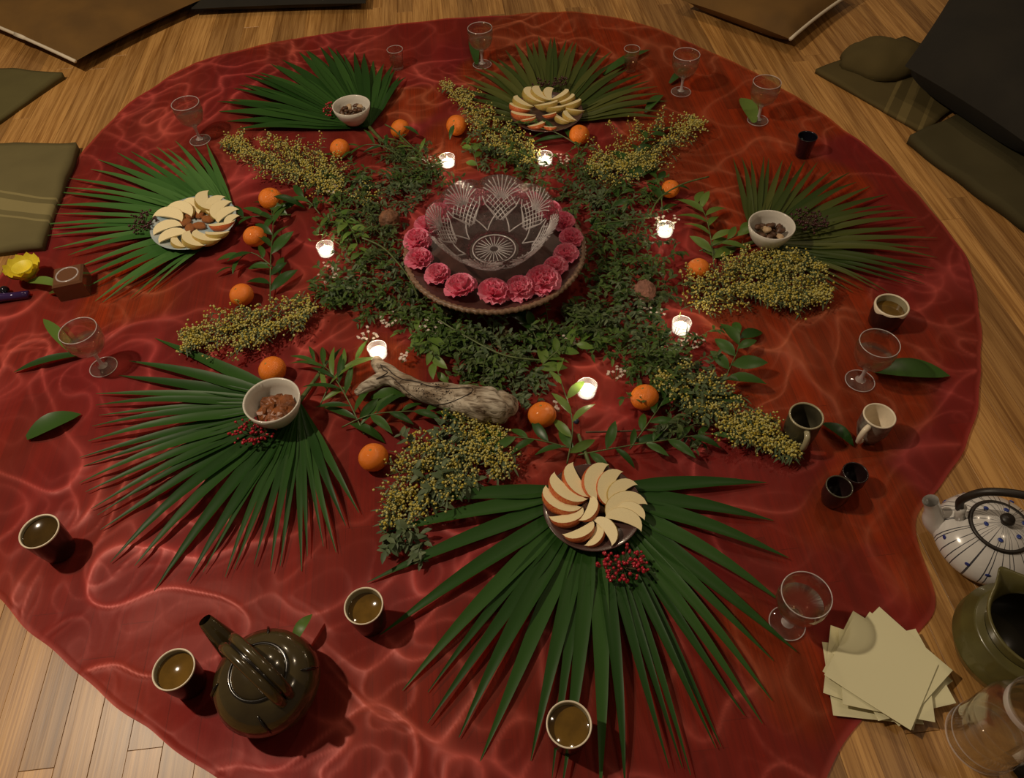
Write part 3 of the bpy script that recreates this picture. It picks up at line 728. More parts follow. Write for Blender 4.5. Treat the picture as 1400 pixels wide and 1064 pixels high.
def slices(crop, scale, items, where, start, peel):
    for i, it in enumerate(items):
        (ax, ay), (bx, by), side = it[0], it[1], it[2]
        z = CZ+.016+.014+.004*(i % 2)+(it[3] if len(it) > 3 else 0)
        a = G(crop[0]+ax/scale, crop[1]+ay/scale, z+.008); b = G(crop[0]+bx/scale, crop[1]+by/scale, z+.008)
        mid = (a+b)/2; d = b-a; L = d.length*1.16
        lab = it[4] if len(it) > 4 else f'apple slice on {where}, {ORD[i]} clockwise from {start}'
        t = thing('apple_slice', lab, 'apple slice', (mid.x, mid.y, z), math.atan2(d.y, d.x), group='apple slices on '+where)
        t.scale = (L, L*.98*side, L*.80)
        t.rotation_euler = (random.uniform(-.05, .05)-.18*side, 0, math.atan2(d.y, d.x))
        link('flesh', MF, t); link('peel', MPR if (peel == 'r' or i in peel) else MPG, t)
# the wedge's skin lies on its local +y side; side=+1 puts it left of A->B seen from above
slices((600, 500), 3.5, [((500, 605), (650, 695), -1), ((535, 540), (672, 652), -1), ((612, 485), (702, 628), -1), ((768, 470), (722, 622), -1), ((838, 500), (778, 642), -1), ((918, 548), (812, 632), -1),
  ((800, 680), (968, 628), 1), ((985, 705), (870, 662), -1), ((815, 702), (968, 752), 1), ((765, 725), (848, 832), 1), ((778, 758), (728, 858), 1), ((742, 762), (618, 822), 1), ((690, 705), (548, 742), 1),
  ((748, 632), (702, 736), 1, .004, 'apple slice lying in the middle of the front plate')], 'the front plate', 'the left end', {0, 1, 2, 3, 4, 10, 11, 12, 13})
slices((190, 250), 9.333, [((238, 372), (560, 425), 1), ((402, 285), (690, 362), 1), ((602, 215), (792, 340), 1), ((800, 125), (868, 340), -1), ((1015, 168), (870, 372), -1), ((1098, 228), (930, 425), -1), ((1208, 310), (980, 460), -1), ((1225, 395), (1090, 520), -1),
  ((1195, 500), (900, 545), 1), ((1112, 635), (848, 640), 1), ((962, 742), (692, 635), 1), ((742, 805), (585, 640), 1), ((540, 812), (430, 690), 1), ((258, 705), (575, 605), 1), ((188, 602), (502, 500), 1)], 'the blue plate', 'the upper left', {8})
slices((540, 100), 5.32, [((835, 222), (960, 268), -1), ((868, 172), (972, 242), -1), ((955, 112), (1040, 212), -1), ((1015, 100), (1085, 192), -1), ((1122, 105), (1115, 188), -1), ((1258, 122), (1160, 190), 1), ((1302, 155), (1200, 215), 1), ((1352, 192), (1232, 238), 1), ((1362, 275), (1240, 252), 1),
  ((1292, 335), (1232, 272), 1), ((1250, 350), (1165, 300), 1), ((1170, 385), (1085, 380), 1), ((1098, 345), (985, 385), 1), ((1022, 315), (925, 338), 1), ((1000, 312), (848, 285), 1),
  ((1180, 205), (1035, 238), 1, .006, 'upper pale apple slice in the middle of the far plate'), ((1232, 240), (1090, 248), 1, .006, 'lower pale apple slice in the middle of the far plate'), ((1172, 280), (1085, 302), 1, .006, 'red skinned apple slice in the middle of the far plate')], 'the far plate', 'the left end', {0, 11, 12, 13, 14, 17})
V, Fc = ball(1, 12, 8); arr = np.array(V); arr *= (1+.35*pnoise(arr[:, 0]*1.5+5, arr[:, 1]*1.5, 2))[:, None]
AP = mesh('dried_apricot', arr*np.array([1, .62, .38]), Fc, 'apricot_light')
for i, (x, y) in enumerate(((650, 415), (770, 395), (880, 462), (585, 505), (650, 575), (765, 545))):
    p = G(190+x/9.333, 250+y/9.333, .032)
    o = link('dried_apricot', AP, None, (p.x, p.y, .031), (0, 0, .6+1.05*i), .021)
    tag(o, 'orange brown dried apricot piece in the middle of the blue plate', 'dried fruit', 'apricot pieces on the blue plate')
for i, (x, y) in enumerate(((655, 665), (700, 670), (770, 690))):
    p = G(600+x/3.5, 500+y/3.5, .03); o = link('date', mesh('date', *ball(1, 10, 7, (1, .6, .5)), 'nut'), None, (p.x, p.y, .033), (0, 0, .5+i), .013)
    tag(o, 'dark dried date in the middle of the front plate', 'dried fruit', 'dates on the front plate')

def berries(label, px, py, wpx, hpx, n, m, seed=0, z=.04):
    rnd = random.Random(seed); c = G(px, py, z); sx = metres(px, py, wpx/2, z); sy = metres(px, py, hpx/2, z)*1.15
    t = thing('berry_cluster', label, 'berries', (c.x, c.y, z-.008), group='berry sprays beside the dishes'); cs = []; rs = []; tw = []
    for i in range(n):
        a = rnd.uniform(0, 2*PI); r = math.sqrt(rnd.random()); q = (sx*r*math.cos(a), sy*r*math.sin(a), rnd.uniform(.0, .022)); cs.append(q); rs.append(rnd.uniform(.0028, .0042))
        if i % 2 == 0: tw.append(tube([(q[0]*.15, q[1]*.15, .0), (q[0]*.6, q[1]*.6, .006), q], .0007, 4, False))
    b = obj('berries', balls(cs, rs), m, t); b['kind'] = 'stuff'
    s = obj('twigs', join(tw), 'twig', t); s['kind'] = 'stuff'
berries('red berry spray below the bowl of dried apricots', 344, 592, 62, 36, 75, 'berry_red', 1)
berries('red berry spray at the lower edge of the front plate', 852, 772, 72, 46, 90, 'berry_red', 2)
berries('dark berry spray beside the blue apple plate', 196, 304, 36, 38, 60, 'berry_dark', 3)
berries('dark berry spray right of the white bowl of nuts', 1106, 302, 52, 40, 80, 'berry_dark', 4)
berries('dark red berries left of the upper left bowl of nuts', 450, 149, 18, 20, 26, 'berry_red', 5)
berries('dark berries behind the far plate of apple slices', 752, 114, 52, 14, 50, 'berry_dark', 6)

# ------------------------------------------------------------------ oranges
V, Fc = ball(1, 28, 18); arr = np.array(V)
rr = np.hypot(arr[:, 0], arr[:, 1]); arr[:, 2] *= .88; arr[:, 2] -= .10*np.exp(-(rr/.18)**2)*np.sign(arr[:, 2])
arr *= (1+.03*pnoise(arr[:, 0]*1.3, arr[:, 1]*1.3+arr[:, 2], 3))[:, None]
ORM = mesh('orange_skin', arr, Fc, 'orange'); EYE = mesh('stem_end', *ball(1, 8, 5, (1, 1, .4)), 'orange_eye')
LEAF = {k: mesh('leaf', *leafgeo(1, .30), k) for k in ('laurel', 'laurel_light', 'herb')}
LEAFW = {k: mesh('leaf', *leafgeo(1, .42, .1), k) for k in ('laurel', 'laurel_light')}
LEAFN = {k: mesh('leaf', *leafgeo(1, .17, .1), k) for k in ('laurel', 'laurel_light', 'palm_olive')}
leafy = {0: (-.3, .9), 2: (-1.9, .8), 4: (-.1, 1.3), 12: (.1, .9)}
for i, (x, y, d, lab) in enumerate(ORANGES):
    R = metres(x, y, d/2, .03); c = G(x, y, R*.88)
    t = thing('orange', lab, 'orange', (c.x, c.y, CZ), group='oranges scattered around the centrepiece')
    k = link('skin', ORM, t, (0, 0, R*.88), (random.uniform(-.5, .35), random.uniform(-.5, .5), random.uniform(0, 6)), R)
    link('stem_end', EYE, k, (0, 0, .79), (0, 0, 0), .11)
    if i in leafy: link('leaf', LEAF['laurel'], t, (R*.5*math.cos(leafy[i][0]), R*.5*math.sin(leafy[i][0])-R*.5, R*1.55), (0, .35, leafy[i][0]), R*2.0*leafy[i][1])

# ------------------------------------------------------------------ tealights
def make_tealight():
    t = thing('tealight', '', 'tealight', group='lit tealights in ribbed glass cups')
    R = .0225; ch = .029
    prof = [(0, 0), (R*.86, 0), (R*.90, .002), (R*.97, ch*.9), (R*1.0, ch), (R*.96, ch), (R*.92, ch*.9), (R*.86, .003)]
    V, Fc = lathe(prof, 112); arr = np.array(V); a = np.arctan2(arr[:, 1], arr[:, 0]); r = np.hypot(arr[:, 0], arr[:, 1])
    s = 1+.018*np.cos(a*28)*(r > R*.87); arr[:, 0] *= s; arr[:, 1] *= s
    obj('glass_cup', (arr, Fc), 'glass', t)
    obj('cup_rim', tube([(R*.98*math.cos(a), R*.98*math.sin(a), ch) for a in np.linspace(0, 2*PI, 33)], .0008, 6), 'facet_glint', t)
    obj('wax', lathe([(0, .004), (R*.84, .004), (R*.87, .0125), (R*.83, .0135), (R*.3, .013), (0, .013)], 32), 'wax', t)
    obj('wick', tube([(0, 0, .0125), (.0006, 0, .018)], .0006, 5), 'wick', t)
    obj('flame', lathe([(0, .016), (.002, .018), (.0026, .022), (.0016, .028), (0, .034)], 12), 'flame', t)
    l = bpy.data.lights.new('candle_light', 'POINT'); l.energy = .13; l.color = (1, .80, .55); l.shadow_soft_size = .004
    q = bpy.data.objects.new('candle_light', l); COL.objects.link(q); q.parent = t; q.location = (0, 0, .048)
    return t
tl0 = make_tealight()
for i, (x, y, lab) in enumerate(TEALIGHTS):
    p = G(x, y, .015); s = 1.0
    if i == 0: tl0.location = (p.x, p.y, CZ); tl0['label'] = lab
    else: dup(tl0, (p.x, p.y, CZ), i*.7, lab)

# ------------------------------------------------------------------ stemmed glasses and tumblers
def make_goblet():
    t = thing('stemmed_glass', '', 'glass', group='stemmed glasses of water around the cloth')
    h = .125
    prof = [(0, .0), (.030, .0), (.0315, .0012), (.028, .0028), (.012, .006), (.0048, .012), (.0038, .024), (.0042, .042), (.0075, .050), (.020, .0575), (.033, .070), (.0405, .088), (.0420, .104), (.0405, h)]
    inn = [(.0392, h), (.0405, .104), (.0388, .089), (.0315, .073), (.019, .0612), (.006, .0565), (0, .056)]
    obj('glass_body', lathe(prof+inn, 48), 'glass', t)
    ring = lambda r_, z_, q_: tube([(r_*math.cos(a), r_*math.sin(a), z_) for a in np.linspace(0, 2*PI, 41)], q_, 6)
    obj('rim', ring(.0399, h, .0010), 'facet_glint', t); obj('foot_edge', ring(.0308, .0012, .0010), 'facet_glint', t)  # pale rings paint the highlights along rim and foot
    obj('stem', lathe([(.0115, .0058), (.0050, .012), (.0040, .024), (.0044, .040), (.0070, .046), (.0080, .0505), (.005, .054)], 20), 'facet_glint', t)  # pale sleeve paints the bright look of the stem
    obj('water', lathe([(0, .0563), (.006, .0568), (.019, .0614), (.0314, .0732), (.0375, .0865), (.0378, .0868), (0, .0868)], 40), 'water', t)
    return t
gb = make_goblet()
for i, (x, y, lab) in enumerate(GLASSES):
    p = G(x, y, .125+CZ)
    if i == 0: gb.location = (p.x, p.y, CZ); gb['label'] = lab
    else: dup(gb, (p.x, p.y, CZ), i, lab)
def tumbler(label, px, py, R, h, m, water=False, name='small_tumbler'):
    p = G(px, py, h); t = thing(name, label, 'glass', (p.x, p.y, CZ))
    obj('glass_body', lathe([(0, 0), (R*.72, 0), (R*.76, .002), (R*.98, h*.97), (R, h), (R*.95, h), (R*.92, h*.95), (R*.70, .009), (0, .008)], 40), m, t)
    obj('rim', tube([(R*.975*math.cos(a), R*.975*math.sin(a), h) for a in np.linspace(0, 2*PI, 33)], .0009, 6), 'facet_glint' if m == 'glass' else m, t)
    if water: obj('water', lathe([(0, .0085), (R*.70, .0095), (R*.82, h*.5), (0, h*.5)], 32), 'water', t)
tumbler('small clear tumbler with a leaf beneath, far right of the far apple plate', 864, 68, .026, .075, 'glass', True)
tumbler('tiny clear glass by the tip of the broad palm frond', 540, 69, .027, .065, 'glass', True)
tumbler('small black glass near the right edge of the cloth', 1104, 188, .027, .062, 'glass_dark')
# amber square glass holder
p = G(98, 385, .03); t = thing('amber_glass_holder', 'square amber glass block holder beside the yellow flower', 'candle holder', (p.x, p.y, CZ), .25)
V, Fc = box(-.036, .036, -.036, .036, 0, .05, .005); obj('glass_block', (V, Fc), 'amber', t, smooth=False)
obj('well', lathe([(.024, .0505), (.022, .03), (0, .02)], 28), 'amber_well', t)
obj('rim', lathe([(.024, .0502), (.026, .0525), (.028, .0502)], 28), 'facet_glint', t)

# ------------------------------------------------------------------ tea cups and mugs
def cup(label, px, py, wpx, h=.078, fill=.82, liquid='tea', taper=.8):
    c = G(px, py, CZ+h); R = metres(px, py, wpx/2, CZ+h)
    t = thing('tea_cup', label, 'cup', (c.x, c.y, CZ), random.random()*6, group='dark tea cups with cream rims')
    obj('cup_body', lathe([(0, 0), (R*taper*.92, 0), (R*taper, .004), (R*(taper+.5)/1.5*1.06, h*.5), (R*.985, h*.93), (R*.99, h*.97)], 48), 'cup_dark', t)
    obj('rim', lathe([(R*.99, h*.96), (R*1.0, h*.985), (R*.985, h), (R*.94, h*1.0), (R*.915, h*.975)], 48), 'cream', t)
    obj('cup_lining', lathe([(R*.915, h*.975), (R*.88, h*.75), (R*taper*.85, h*.1), (0, h*.07)], 48), 'cup_in', t)
    k = .915-.035*(1-fill)/.25
    obj('tea', lathe([(R*k*.985, h*fill+.0008), (R*k*.95, h*fill), (0, h*fill)], 40), liquid, t)
cup(CUPS[0][3], *CUPS[0][:3], h=.082, fill=.9, liquid='tea_dark'); cup(CUPS[1][3], *CUPS[1][:3], fill=.85); cup(CUPS[2][3], *CUPS[2][:3], fill=.78); cup(CUPS[3][3], *CUPS[3][:3], fill=.82)
def mug(label, px, py, wpx, h, outm, inm, rimm, handle=None, name='mug', drip=False, taper=.92, fill=None, hm=None):
    c = G(px, py, CZ+h); R = metres(px, py, wpx/2, CZ+h); t = thing(name, label, 'cup', (c.x, c.y, CZ))
    obj('cup_body', lathe([(0, 0), (R*taper*.9, 0), (R*taper, .004), (R*1.0, h*.45), (R*1.0, h*.93), (R*.99, h*.97)], 44), outm, t)
    rim = lathe([(R*.99, h*(.89 if drip else .955)), (R*1.02, h*.97), (R*.985, h), (R*.92, h), (R*.90, h*.965)], 44)
    if drip:
        arr = np.array(rim[0]); a = np.arctan2(arr[:, 1], arr[:, 0]); low = arr[:, 2] < h*.9; arr[low, 2] += .004*np.sin(a[low]*3+1)+.002*np.sin(a[low]*7); arr[low, :2] *= 1.03; rim = (arr, rim[1])
    obj('rim', rim, rimm, t)
    obj('cup_lining', lathe([(R*.90, h*.965), (R*.86, h*.6), (R*taper*.8, h*.1), (0, h*.07)], 44), inm, t)
    if fill: obj('tea', lathe([(R*.86, h*fill), (0, h*fill)], 40), 'tea', t)
    if handle is not None:
        d = Vector((math.cos(handle), math.sin(handle), 0)); pts = [d*R*.95+Vector((0, 0, h*.85)), d*R*1.35+Vector((0, 0, h*.82)), d*R*1.5+Vector((0, 0, h*.55)), d*R*1.3+Vector((0, 0, h*.25)), d*R*.92+Vector((0, 0, h*.2))]
        obj('handle', tube(spline(pts, 5), .006, 8), hm or outm, t)
mug('dark handleless cup with dripped cream glaze at right', 1220, 417, 45, .06, 'cup_dark', 'cup_in', 'cream', None, 'tea_cup', True, fill=.7)
mug('grey green mug with a striped handle toward the viewer, half empty', 1103, 568, 46, .075, 'mug', 'mug', 'cup_in', -1.75, hm='cup_in')
mug('patterned cream mug with handle on its left', 1203, 568, 43, .072, 'mug_white', 'cream', 'cream', -2.5, taper=.75, hm='cream')
mug('small black cup with thin pale rim, left one of the dark pair', 1148, 665, 36, .055, 'cup_dark', 'cup_dark', 'mug', None, 'small_cup', taper=.8)
mug('small black cup half hidden behind the other dark cup', 1170, 646, 34, .05, 'cup_dark', 'cup_dark', 'cup_dark', None, 'small_cup', taper=.8)

# ------------------------------------------------------------------ cake stand, carnations, glass bowl
SH = .085
sc = G(676, 339, CZ+SH); SR = metres(676, 339, 124, CZ+SH)
t = thing('cake_stand', 'wide brown pedestal cake stand at the centre, ringed by carnations', 'cake stand', (sc.x, sc.y, CZ))
obj('pedestal', lathe([(0, 0), (SR*.55, 0), (SR*.56, .006), (SR*.40, .014), (SR*.22, .035), (SR*.2, .055), (SR*.3, .068), (SR*.4, .07)], 48), 'stand', t)
obj('plate', lathe([(0, .066), (SR*.8, .068), (SR*.97, SH-.006), (SR*.985, SH), (SR*.95, SH), (SR*.82, SH-.009), (0, SH-.01)], 72), 'stand', t)
V, Fc = lathe([(SR*.965, SH-.010), (SR*1.0, SH-.006), (SR*1.005, SH), (SR*.985, SH+.004), (SR*.955, SH+.002)], 360)
arr = np.array(V); a = np.arctan2(arr[:, 1], arr[:, 0]); sgn = 1+.006*np.sign(np.sin(a*90)); arr[:, 0] *= sgn; arr[:, 1] *= sgn
obj('ribbed_rim', (arr, Fc), 'stand_rim', t)
TOPZ = CZ+SH-.009
def carnation_geo(seed):
    rnd = random.Random(seed); parts = []
    for ring, (n, el, L) in enumerate(((9, .15, 1.0), (9, .55, 1.0), (8, .95, .98), (6, 1.25, .95), (4, 1.48, .9))):
        for k in range(n):
            a = 2*PI*(k+.5*(ring % 2))/n+rnd.uniform(-.15, .15); e = el+rnd.uniform(-.12, .12)
            nu, nv = 4, 7; V = []; Fc = []; ph = rnd.uniform(0, 6)
            for i in range(nu+1):
                u = i/nu; wd = .12+.42*u
                for j in range(nv+1):
                    v = (j/nv-.5)*2
                    ruff = .085*u*u*math.sin(v*7+ph)+(.05 if i == nu and j % 2 else 0)
                    x = L*u*(1-.12*v*v); y = wd*v*.85; z = ruff+.1*u*u
                    # raise by elevation
                    X = x*math.cos(e)-z*math.sin(e); Z = x*math.sin(e)+z*math.cos(e)
                    V.append((X*math.cos(a)-y*math.sin(a), X*math.sin(a)+y*math.cos(a), Z*1.0))
            for i in range(nu):
                for j in range(nv):
                    q = i*(nv+1)+j; Fc.append((q, q+1, q+nv+2, q+nv+1))
            parts.append((V, Fc))
    return join(parts)
CARN = [mesh('carnation', *carnation_geo(s), 'carn') for s in (1, 2, 3)]
# (crop pixel centre, crop radius) from the ring in front, then those behind the bowl
cl = [((165, 440), 68), ((165, 560), 78), ((205, 690), 78), ((330, 785), 72), ((495, 865), 92), ((695, 895), 90), ((862, 865), 82), ((1025, 830), 98), ((1110, 735), 66), ((1180, 650), 70), ((1210, 545), 66), ((1180, 430), 62),
      ((1120, 330), 64), ((990, 250), 66), ((860, 205), 64), ((720, 195), 64), ((560, 220), 66), ((400, 280), 70), ((270, 350), 70)]
names = ['first', 'second', 'third', 'fourth', 'fifth', 'sixth', 'seventh', 'eighth', 'ninth', 'tenth', 'eleventh', 'twelfth']
for i, ((cx, cy), cr) in enumerate(cl):
    px, py = 530+cx/4.828, 210+cy/4.828; z = TOPZ+.022
    c = G(px, py, z); d = Vector((c.x-sc.x, c.y-sc.y, 0))
    # keep the ring of heads on the plate's border
    rad = min(max(d.length, SR*.74), SR*.86); d = d.normalized()*rad
    R = max(metres(px, py, cr/4.828, z)*1.3, .032)
    o = link('carnation', CARN[i % 3], None, (sc.x+d.x, sc.y+d.y, TOPZ+.008), (random.uniform(-.2, .2), random.uniform(-.2, .2), random.uniform(0, 6)), R)
    if i < 12: lab = f'pink carnation head on the cake stand, {names[i]} counting along the front from the left'
    else: lab = f'pink carnation head behind the glass bowl, {names[i-12]} from the right'
    tag(o, lab, 'carnation', 'carnation heads around the glass bowl')
def glass_bowl():
    Rr, Rb, hh = .150, .056, .112; nu, nv = 560, 110; lob = 8
    rimc = G(672, 298, TOPZ+hh)
    loc = Vector((sc.x*.5+rimc.x*.5, sc.y*.5+rimc.y*.5, TOPZ))
    t = thing('glass_bowl', 'scalloped pressed glass bowl standing empty on the cake stand', 'bowl', loc, .2)
    def prof(s):      # s 0 bottom edge .. 1 rim
        return Rb+(Rr-Rb)*(s**.72), .012+(hh-.012)*(s**1.25)
    def sheet_(off, deco):
        th = np.linspace(0, 2*PI, nu, endpoint=False); s = np.linspace(0, 1, nv)
        S, T = np.meshgrid(s, th, indexing='ij')
        ph = (T*lob/(2*PI)) % 1-.5             # -.5 .. .5 across a lobe
        scal = np.sqrt(np.clip(1-(ph*1.75)**2, 0, 1))
        z_ = .012+(hh-.012)*S**1.25; r_ = Rb+(Rr-Rb)*S**.72
        top = np.clip((S-.6)/.4, 0, 1)
        r_ = r_+top**1.3*(scal-.7)*.012; z_ = z_+top**1.3*(scal-.75)*.022
        d = np.zeros_like(S)
        n = np.stack([np.cos(T)*.75, np.sin(T)*.75, -.66+0*T], -1)
        V = np.stack([r_*np.cos(T), r_*np.sin(T), z_], -1)+n*(off+d)[..., None]
        Q = []
        ii, jj = np.meshgrid(np.arange(nv-1), np.arange(nu), indexing='ij'); a = ii*nu+jj; b = ii*nu+(jj+1) % nu
        return V.reshape(-1, 3), np.stack([a, b, b+nu, a+nu], -1).reshape(-1, 4)
    Vo, Qo = sheet_(.0045, True); Vi, Qi = sheet_(0, False)
    k = len(Vo); lo_ = (nv-1)*nu
    rimq = [(lo_+j, lo_+(j+1) % nu, k+lo_+(j+1) % nu, k+lo_+j) for j in range(nu)]
    ctr_o, ctr_i = k*2, k*2+1
    tri = [(ctr_o, (j+1) % nu, j) for j in range(nu)]+[(ctr_i, k+j, k+(j+1) % nu) for j in range(nu)]
    V = np.concatenate([Vo, Vi, [[0, 0, .006], [0, 0, .0115]]]).tolist()
    obj('bowl_body', (V, Qo.tolist()+Qi[:, ::-1].tolist()+rimq+tri), 'glass_cut', t)
    # cut pattern: fans at the rim, diamond lattice below, pointed petals above the foot
    def onbowl(ph, S_, lobe):
        sc_ = math.sqrt(max(0, 1-(ph*1.75)**2)); tp = min(1, max(0, (S_-.6)/.4))
        z_ = .012+(hh-.012)*S_**1.25+tp**1.3*(sc_-.75)*.022; r_ = Rb+(Rr-Rb)*S_**.72+tp**1.3*(sc_-.7)*.012; T_ = (lobe+ph+.5)*2*PI/lob
        return (r_*math.cos(T_)+.75*math.cos(T_)*.0035, r_*math.sin(T_)+.75*math.sin(T_)*.0035, z_-.66*.0035)
    def cutline(name, rows, rad):
        obj(name, join([tube([onbowl(p_, s_, l_) for p_, s_ in row], rad, 5) for l_ in range(lob) for row in rows]), 'facet_glint', t)
    fan = []
    for k in range(11):
        a0 = (k-5)/5*1.15; fan.append([(.5*math.sin(a0)*q*.92, .60+(1.0-.60)*q*max(.12, math.cos(a0*.8))) for q in (.12, .4, .7, 1.0)])
    cutline('fan_flutes', fan, .0016)
    lat = []
    for k in range(-4, 6):
        for sg in (-1, 1):
            row = []
            for q in np.linspace(0, 1, 7):
                s_ = .24+.46*q; p_ = sg*(-.42+k*.145+.62*q)
                if abs(p_) < .14+.95*(s_-.2) and abs(p_) < .45: row.append((p_, s_))
            if len(row) > 1: lat.append(row)
    cutline('diamond_lattice', lat, .0013)
    pet = [[(sg*(.5-.5*q), .06+.40*q) for q in (0, .25, .5, .75, 1.0)] for sg in (-1, 1)]+[[(sg*.47*math.sin(q*PI/2), .20+.50*q) for q in (.1, .4, .7, 1.0)] for sg in (-1, 1)]
    cutline('petal_outlines', pet, .0017)
    obj('star_rays', join([tube([(.010*math.cos(a), .010*math.sin(a), .0118), (.046*math.cos(a), .046*math.sin(a), .0118)], .0011, 5) for a in np.linspace(0, 2*PI, 25)[:-1]]), 'facet_glint', t)
    obj('foot_ring', tube([(.052*math.cos(a), .052*math.sin(a), .012) for a in np.linspace(0, 2*PI, 49)], .0016, 6), 'facet_glint', t)
    # star foot
    V, Fc = lathe([(0, .003), (.02, .003), (.045, .003), (.05, .0), (.054, .001), (.053, .010), (0, .0104)], 144); arr = np.array(V); a = np.arctan2(arr[:, 1], arr[:, 0]); r = np.hypot(arr[:, 0], arr[:, 1])
    arr[:, 2] += np.where((r < .047) & (arr[:, 2] < .005), .0018*np.abs(np.sin(a*12)), 0)
    obj('star_foot', (arr, Fc), 'glass_cut', t)
glass_bowl()

# ------------------------------------------------------------------ driftwood
def driftwood():
    k = 1/5.833
    def q(x, y, r):
        R = metres(480+x*k, 480+y*k, r*k, .04); p = G(480+x*k, 480+y*k, max(R, .012)+.012); return p, R
    main = [(195, 75, 48), (240, 130, 62), (310, 190, 72), (420, 255, 78), (560, 325, 90), (750, 355, 102), (930, 400, 132), (1090, 430, 160), (1200, 445, 140), (1262, 450, 90), (1285, 450, 20)]
    prong = [(38, 345, 26), (90, 310, 42), (170, 265, 56), (260, 225, 66), (340, 215, 66)]
    base = G(480+750*k, 480+350*k)
    def build(lst):
        P = []; Rs = []
        for it in lst: p, r = q(*it); P.append(p-base); Rs.append(r)
        pp = spline(P, 6); rs = np.interp(np.linspace(0, len(P)-1, len(pp)), range(len(P)), Rs)
        V, Fc = tube(pp, rs, 24); arr = np.array(V)
        ctr = np.repeat(np.array([tuple(p) for p in pp]), 24, 0); d = arr-ctr
        n = pnoise(arr[:, 0]*14+2, arr[:, 1]*34+arr[:, 2]*20, 3)*.30+pnoise(arr[:, 0]*40, arr[:, 1]*60+arr[:, 2]*50, 5)*.12
        n = n-.22*np.exp(-(pnoise(arr[:, 0]*16+3, arr[:, 1]*16, 9)/.10)**2)*np.clip((arr[:, 0]-.02)/.05, 0, 1)
        arr = ctr+d*(1+n)[:, None]; arr[:, 2] = np.maximum(arr[:, 2]*.92, .002)
        return arr.tolist(), Fc
    t = thing('driftwood', 'pale weathered driftwood with a burnt line drawing of a whale, forked at left', 'driftwood', (base.x, base.y, CZ))
    vf = join([build(main), build(prong)])
    o = obj('wood', vf, 'drift', t)
    md = o.modifiers.new('fuse', 'REMESH'); md.mode = 'VOXEL'; md.voxel_size = .0035; md.use_smooth_shade = True
    bv = BVHTree.FromPolygons([Vector(p) for p in vf[0]], vf[1])
    def surf(x, y):
        pt = G(480+x*k, 480+y*k); dr = (pt-CAMPOS).normalized(); org = CAMPOS-base-Vector((0, 0, CZ))
        h = bv.ray_cast(org, dr)
        return h[0]+Vector((0, 0, .0008)) if h[0] else None
    lines = [[(235, 110), (300, 150), (340, 190), (420, 230), (520, 245), (640, 285), (800, 300), (950, 295), (965, 325), (890, 370), (780, 415), (690, 430), (600, 415), (520, 380), (450, 330), (390, 270), (330, 215), (290, 200), (200, 225), (260, 195), (290, 170), (255, 150), (235, 110)], [(690, 430), (640, 450), (620, 470), (660, 460), (700, 425)]]
    for l in lines:
        pts = [surf(p.x, p.y) for p in spline([(a, b, 0) for a, b in l], 5)]; pts = [p for p in pts if p]
        if len(pts) > 3: obj('burnt_line', tube(pts, .0011, 5), 'ink', t)
    rnd = random.Random(3); cs = []
    for _ in range(90):
        p = surf(rnd.uniform(450, 820), rnd.uniform(260, 400)+0)
        if p: cs.append(p)
    d = obj('burnt_dots', balls([tuple(c) for c in cs], [rnd.uniform(.0006, .0016) for _ in cs]), 'ink', t); d['kind'] = 'stuff'
driftwood()

# ------------------------------------------------------------------ teapots, jug, jar, napkins
def brown_teapot():
    c = G(368, 935, .05); t = thing('brown_teapot', 'round brown glazed teapot with overhead handle, front left', 'teapot', (c.x, c.y, CZ))
    d = G(283, 846, .11)-G(355, 915, .11); az = math.atan2(d.y, d.x); t.rotation_euler = (0, 0, az)      # spout along +x
    obj('body', lathe([(0, 0), (.05, 0), (.055, .003), (.078, .03), (.086, .055), (.080, .08), (.064, .098), (.046, .106), (.044, .106)], 56), 'teapot', t)
    lid = obj('lid', lathe([(.045, .105), (.043, .109), (.036, .115), (.02, .121), (0, .123)], 48), 'teapot', t)
    obj('lid_ring', lathe([(.043, .1075), (.0455, .110), (.048, .1075)], 48), 'teapot_line', t)
    obj('knob', move(lathe([(.006, .120), (.006, .126), (.012, .132), (.010, .139), (0, .141)], 20), (-.002, -.004, 0)), 'teapot', lid)
    obj('spout', tube(spline([(.060, 0, .045), (.090, 0, .066), (.112, 0, .098), (.128, 0, .122)], 5), np.interp(range(16), [0, 15], [.026, .011]), 14, False), 'teapot', t)
    for s in (-1, 1):
        pts = [(.060, s*.008, .098), (.062, s*.009, .128), (.040, s*.0095, .158), (.0, s*.0095, .168), (-.040, s*.0095, .158), (-.062, s*.009, .128), (-.062, s*.008, .096)]
        obj('handle_rod', tube(spline(pts, 6), .0085, 10), 'teapot', t)
    obj('handle_groove', tube(spline([(.061, 0, .128), (.040, 0, .159), (0, 0, .169), (-.04, 0, .159), (-.062, 0, .128)], 6), .004, 8), 'teapot_line', t)
    for a in (.9, 2.4, -.9, -2.4):
        pts = [((r_+.0012)*math.cos(a+k*.05), (r_+.0012)*math.sin(a+k*.05), z_) for k, (r_, z_) in enumerate(((.064, .098), (.073, .089), (.0805, .080), (.0845, .066)))]
        obj('brush_stroke', tube(pts, [.0012, .003, .0026, .0008], 6), 'teapot_line', t)
brown_teapot()
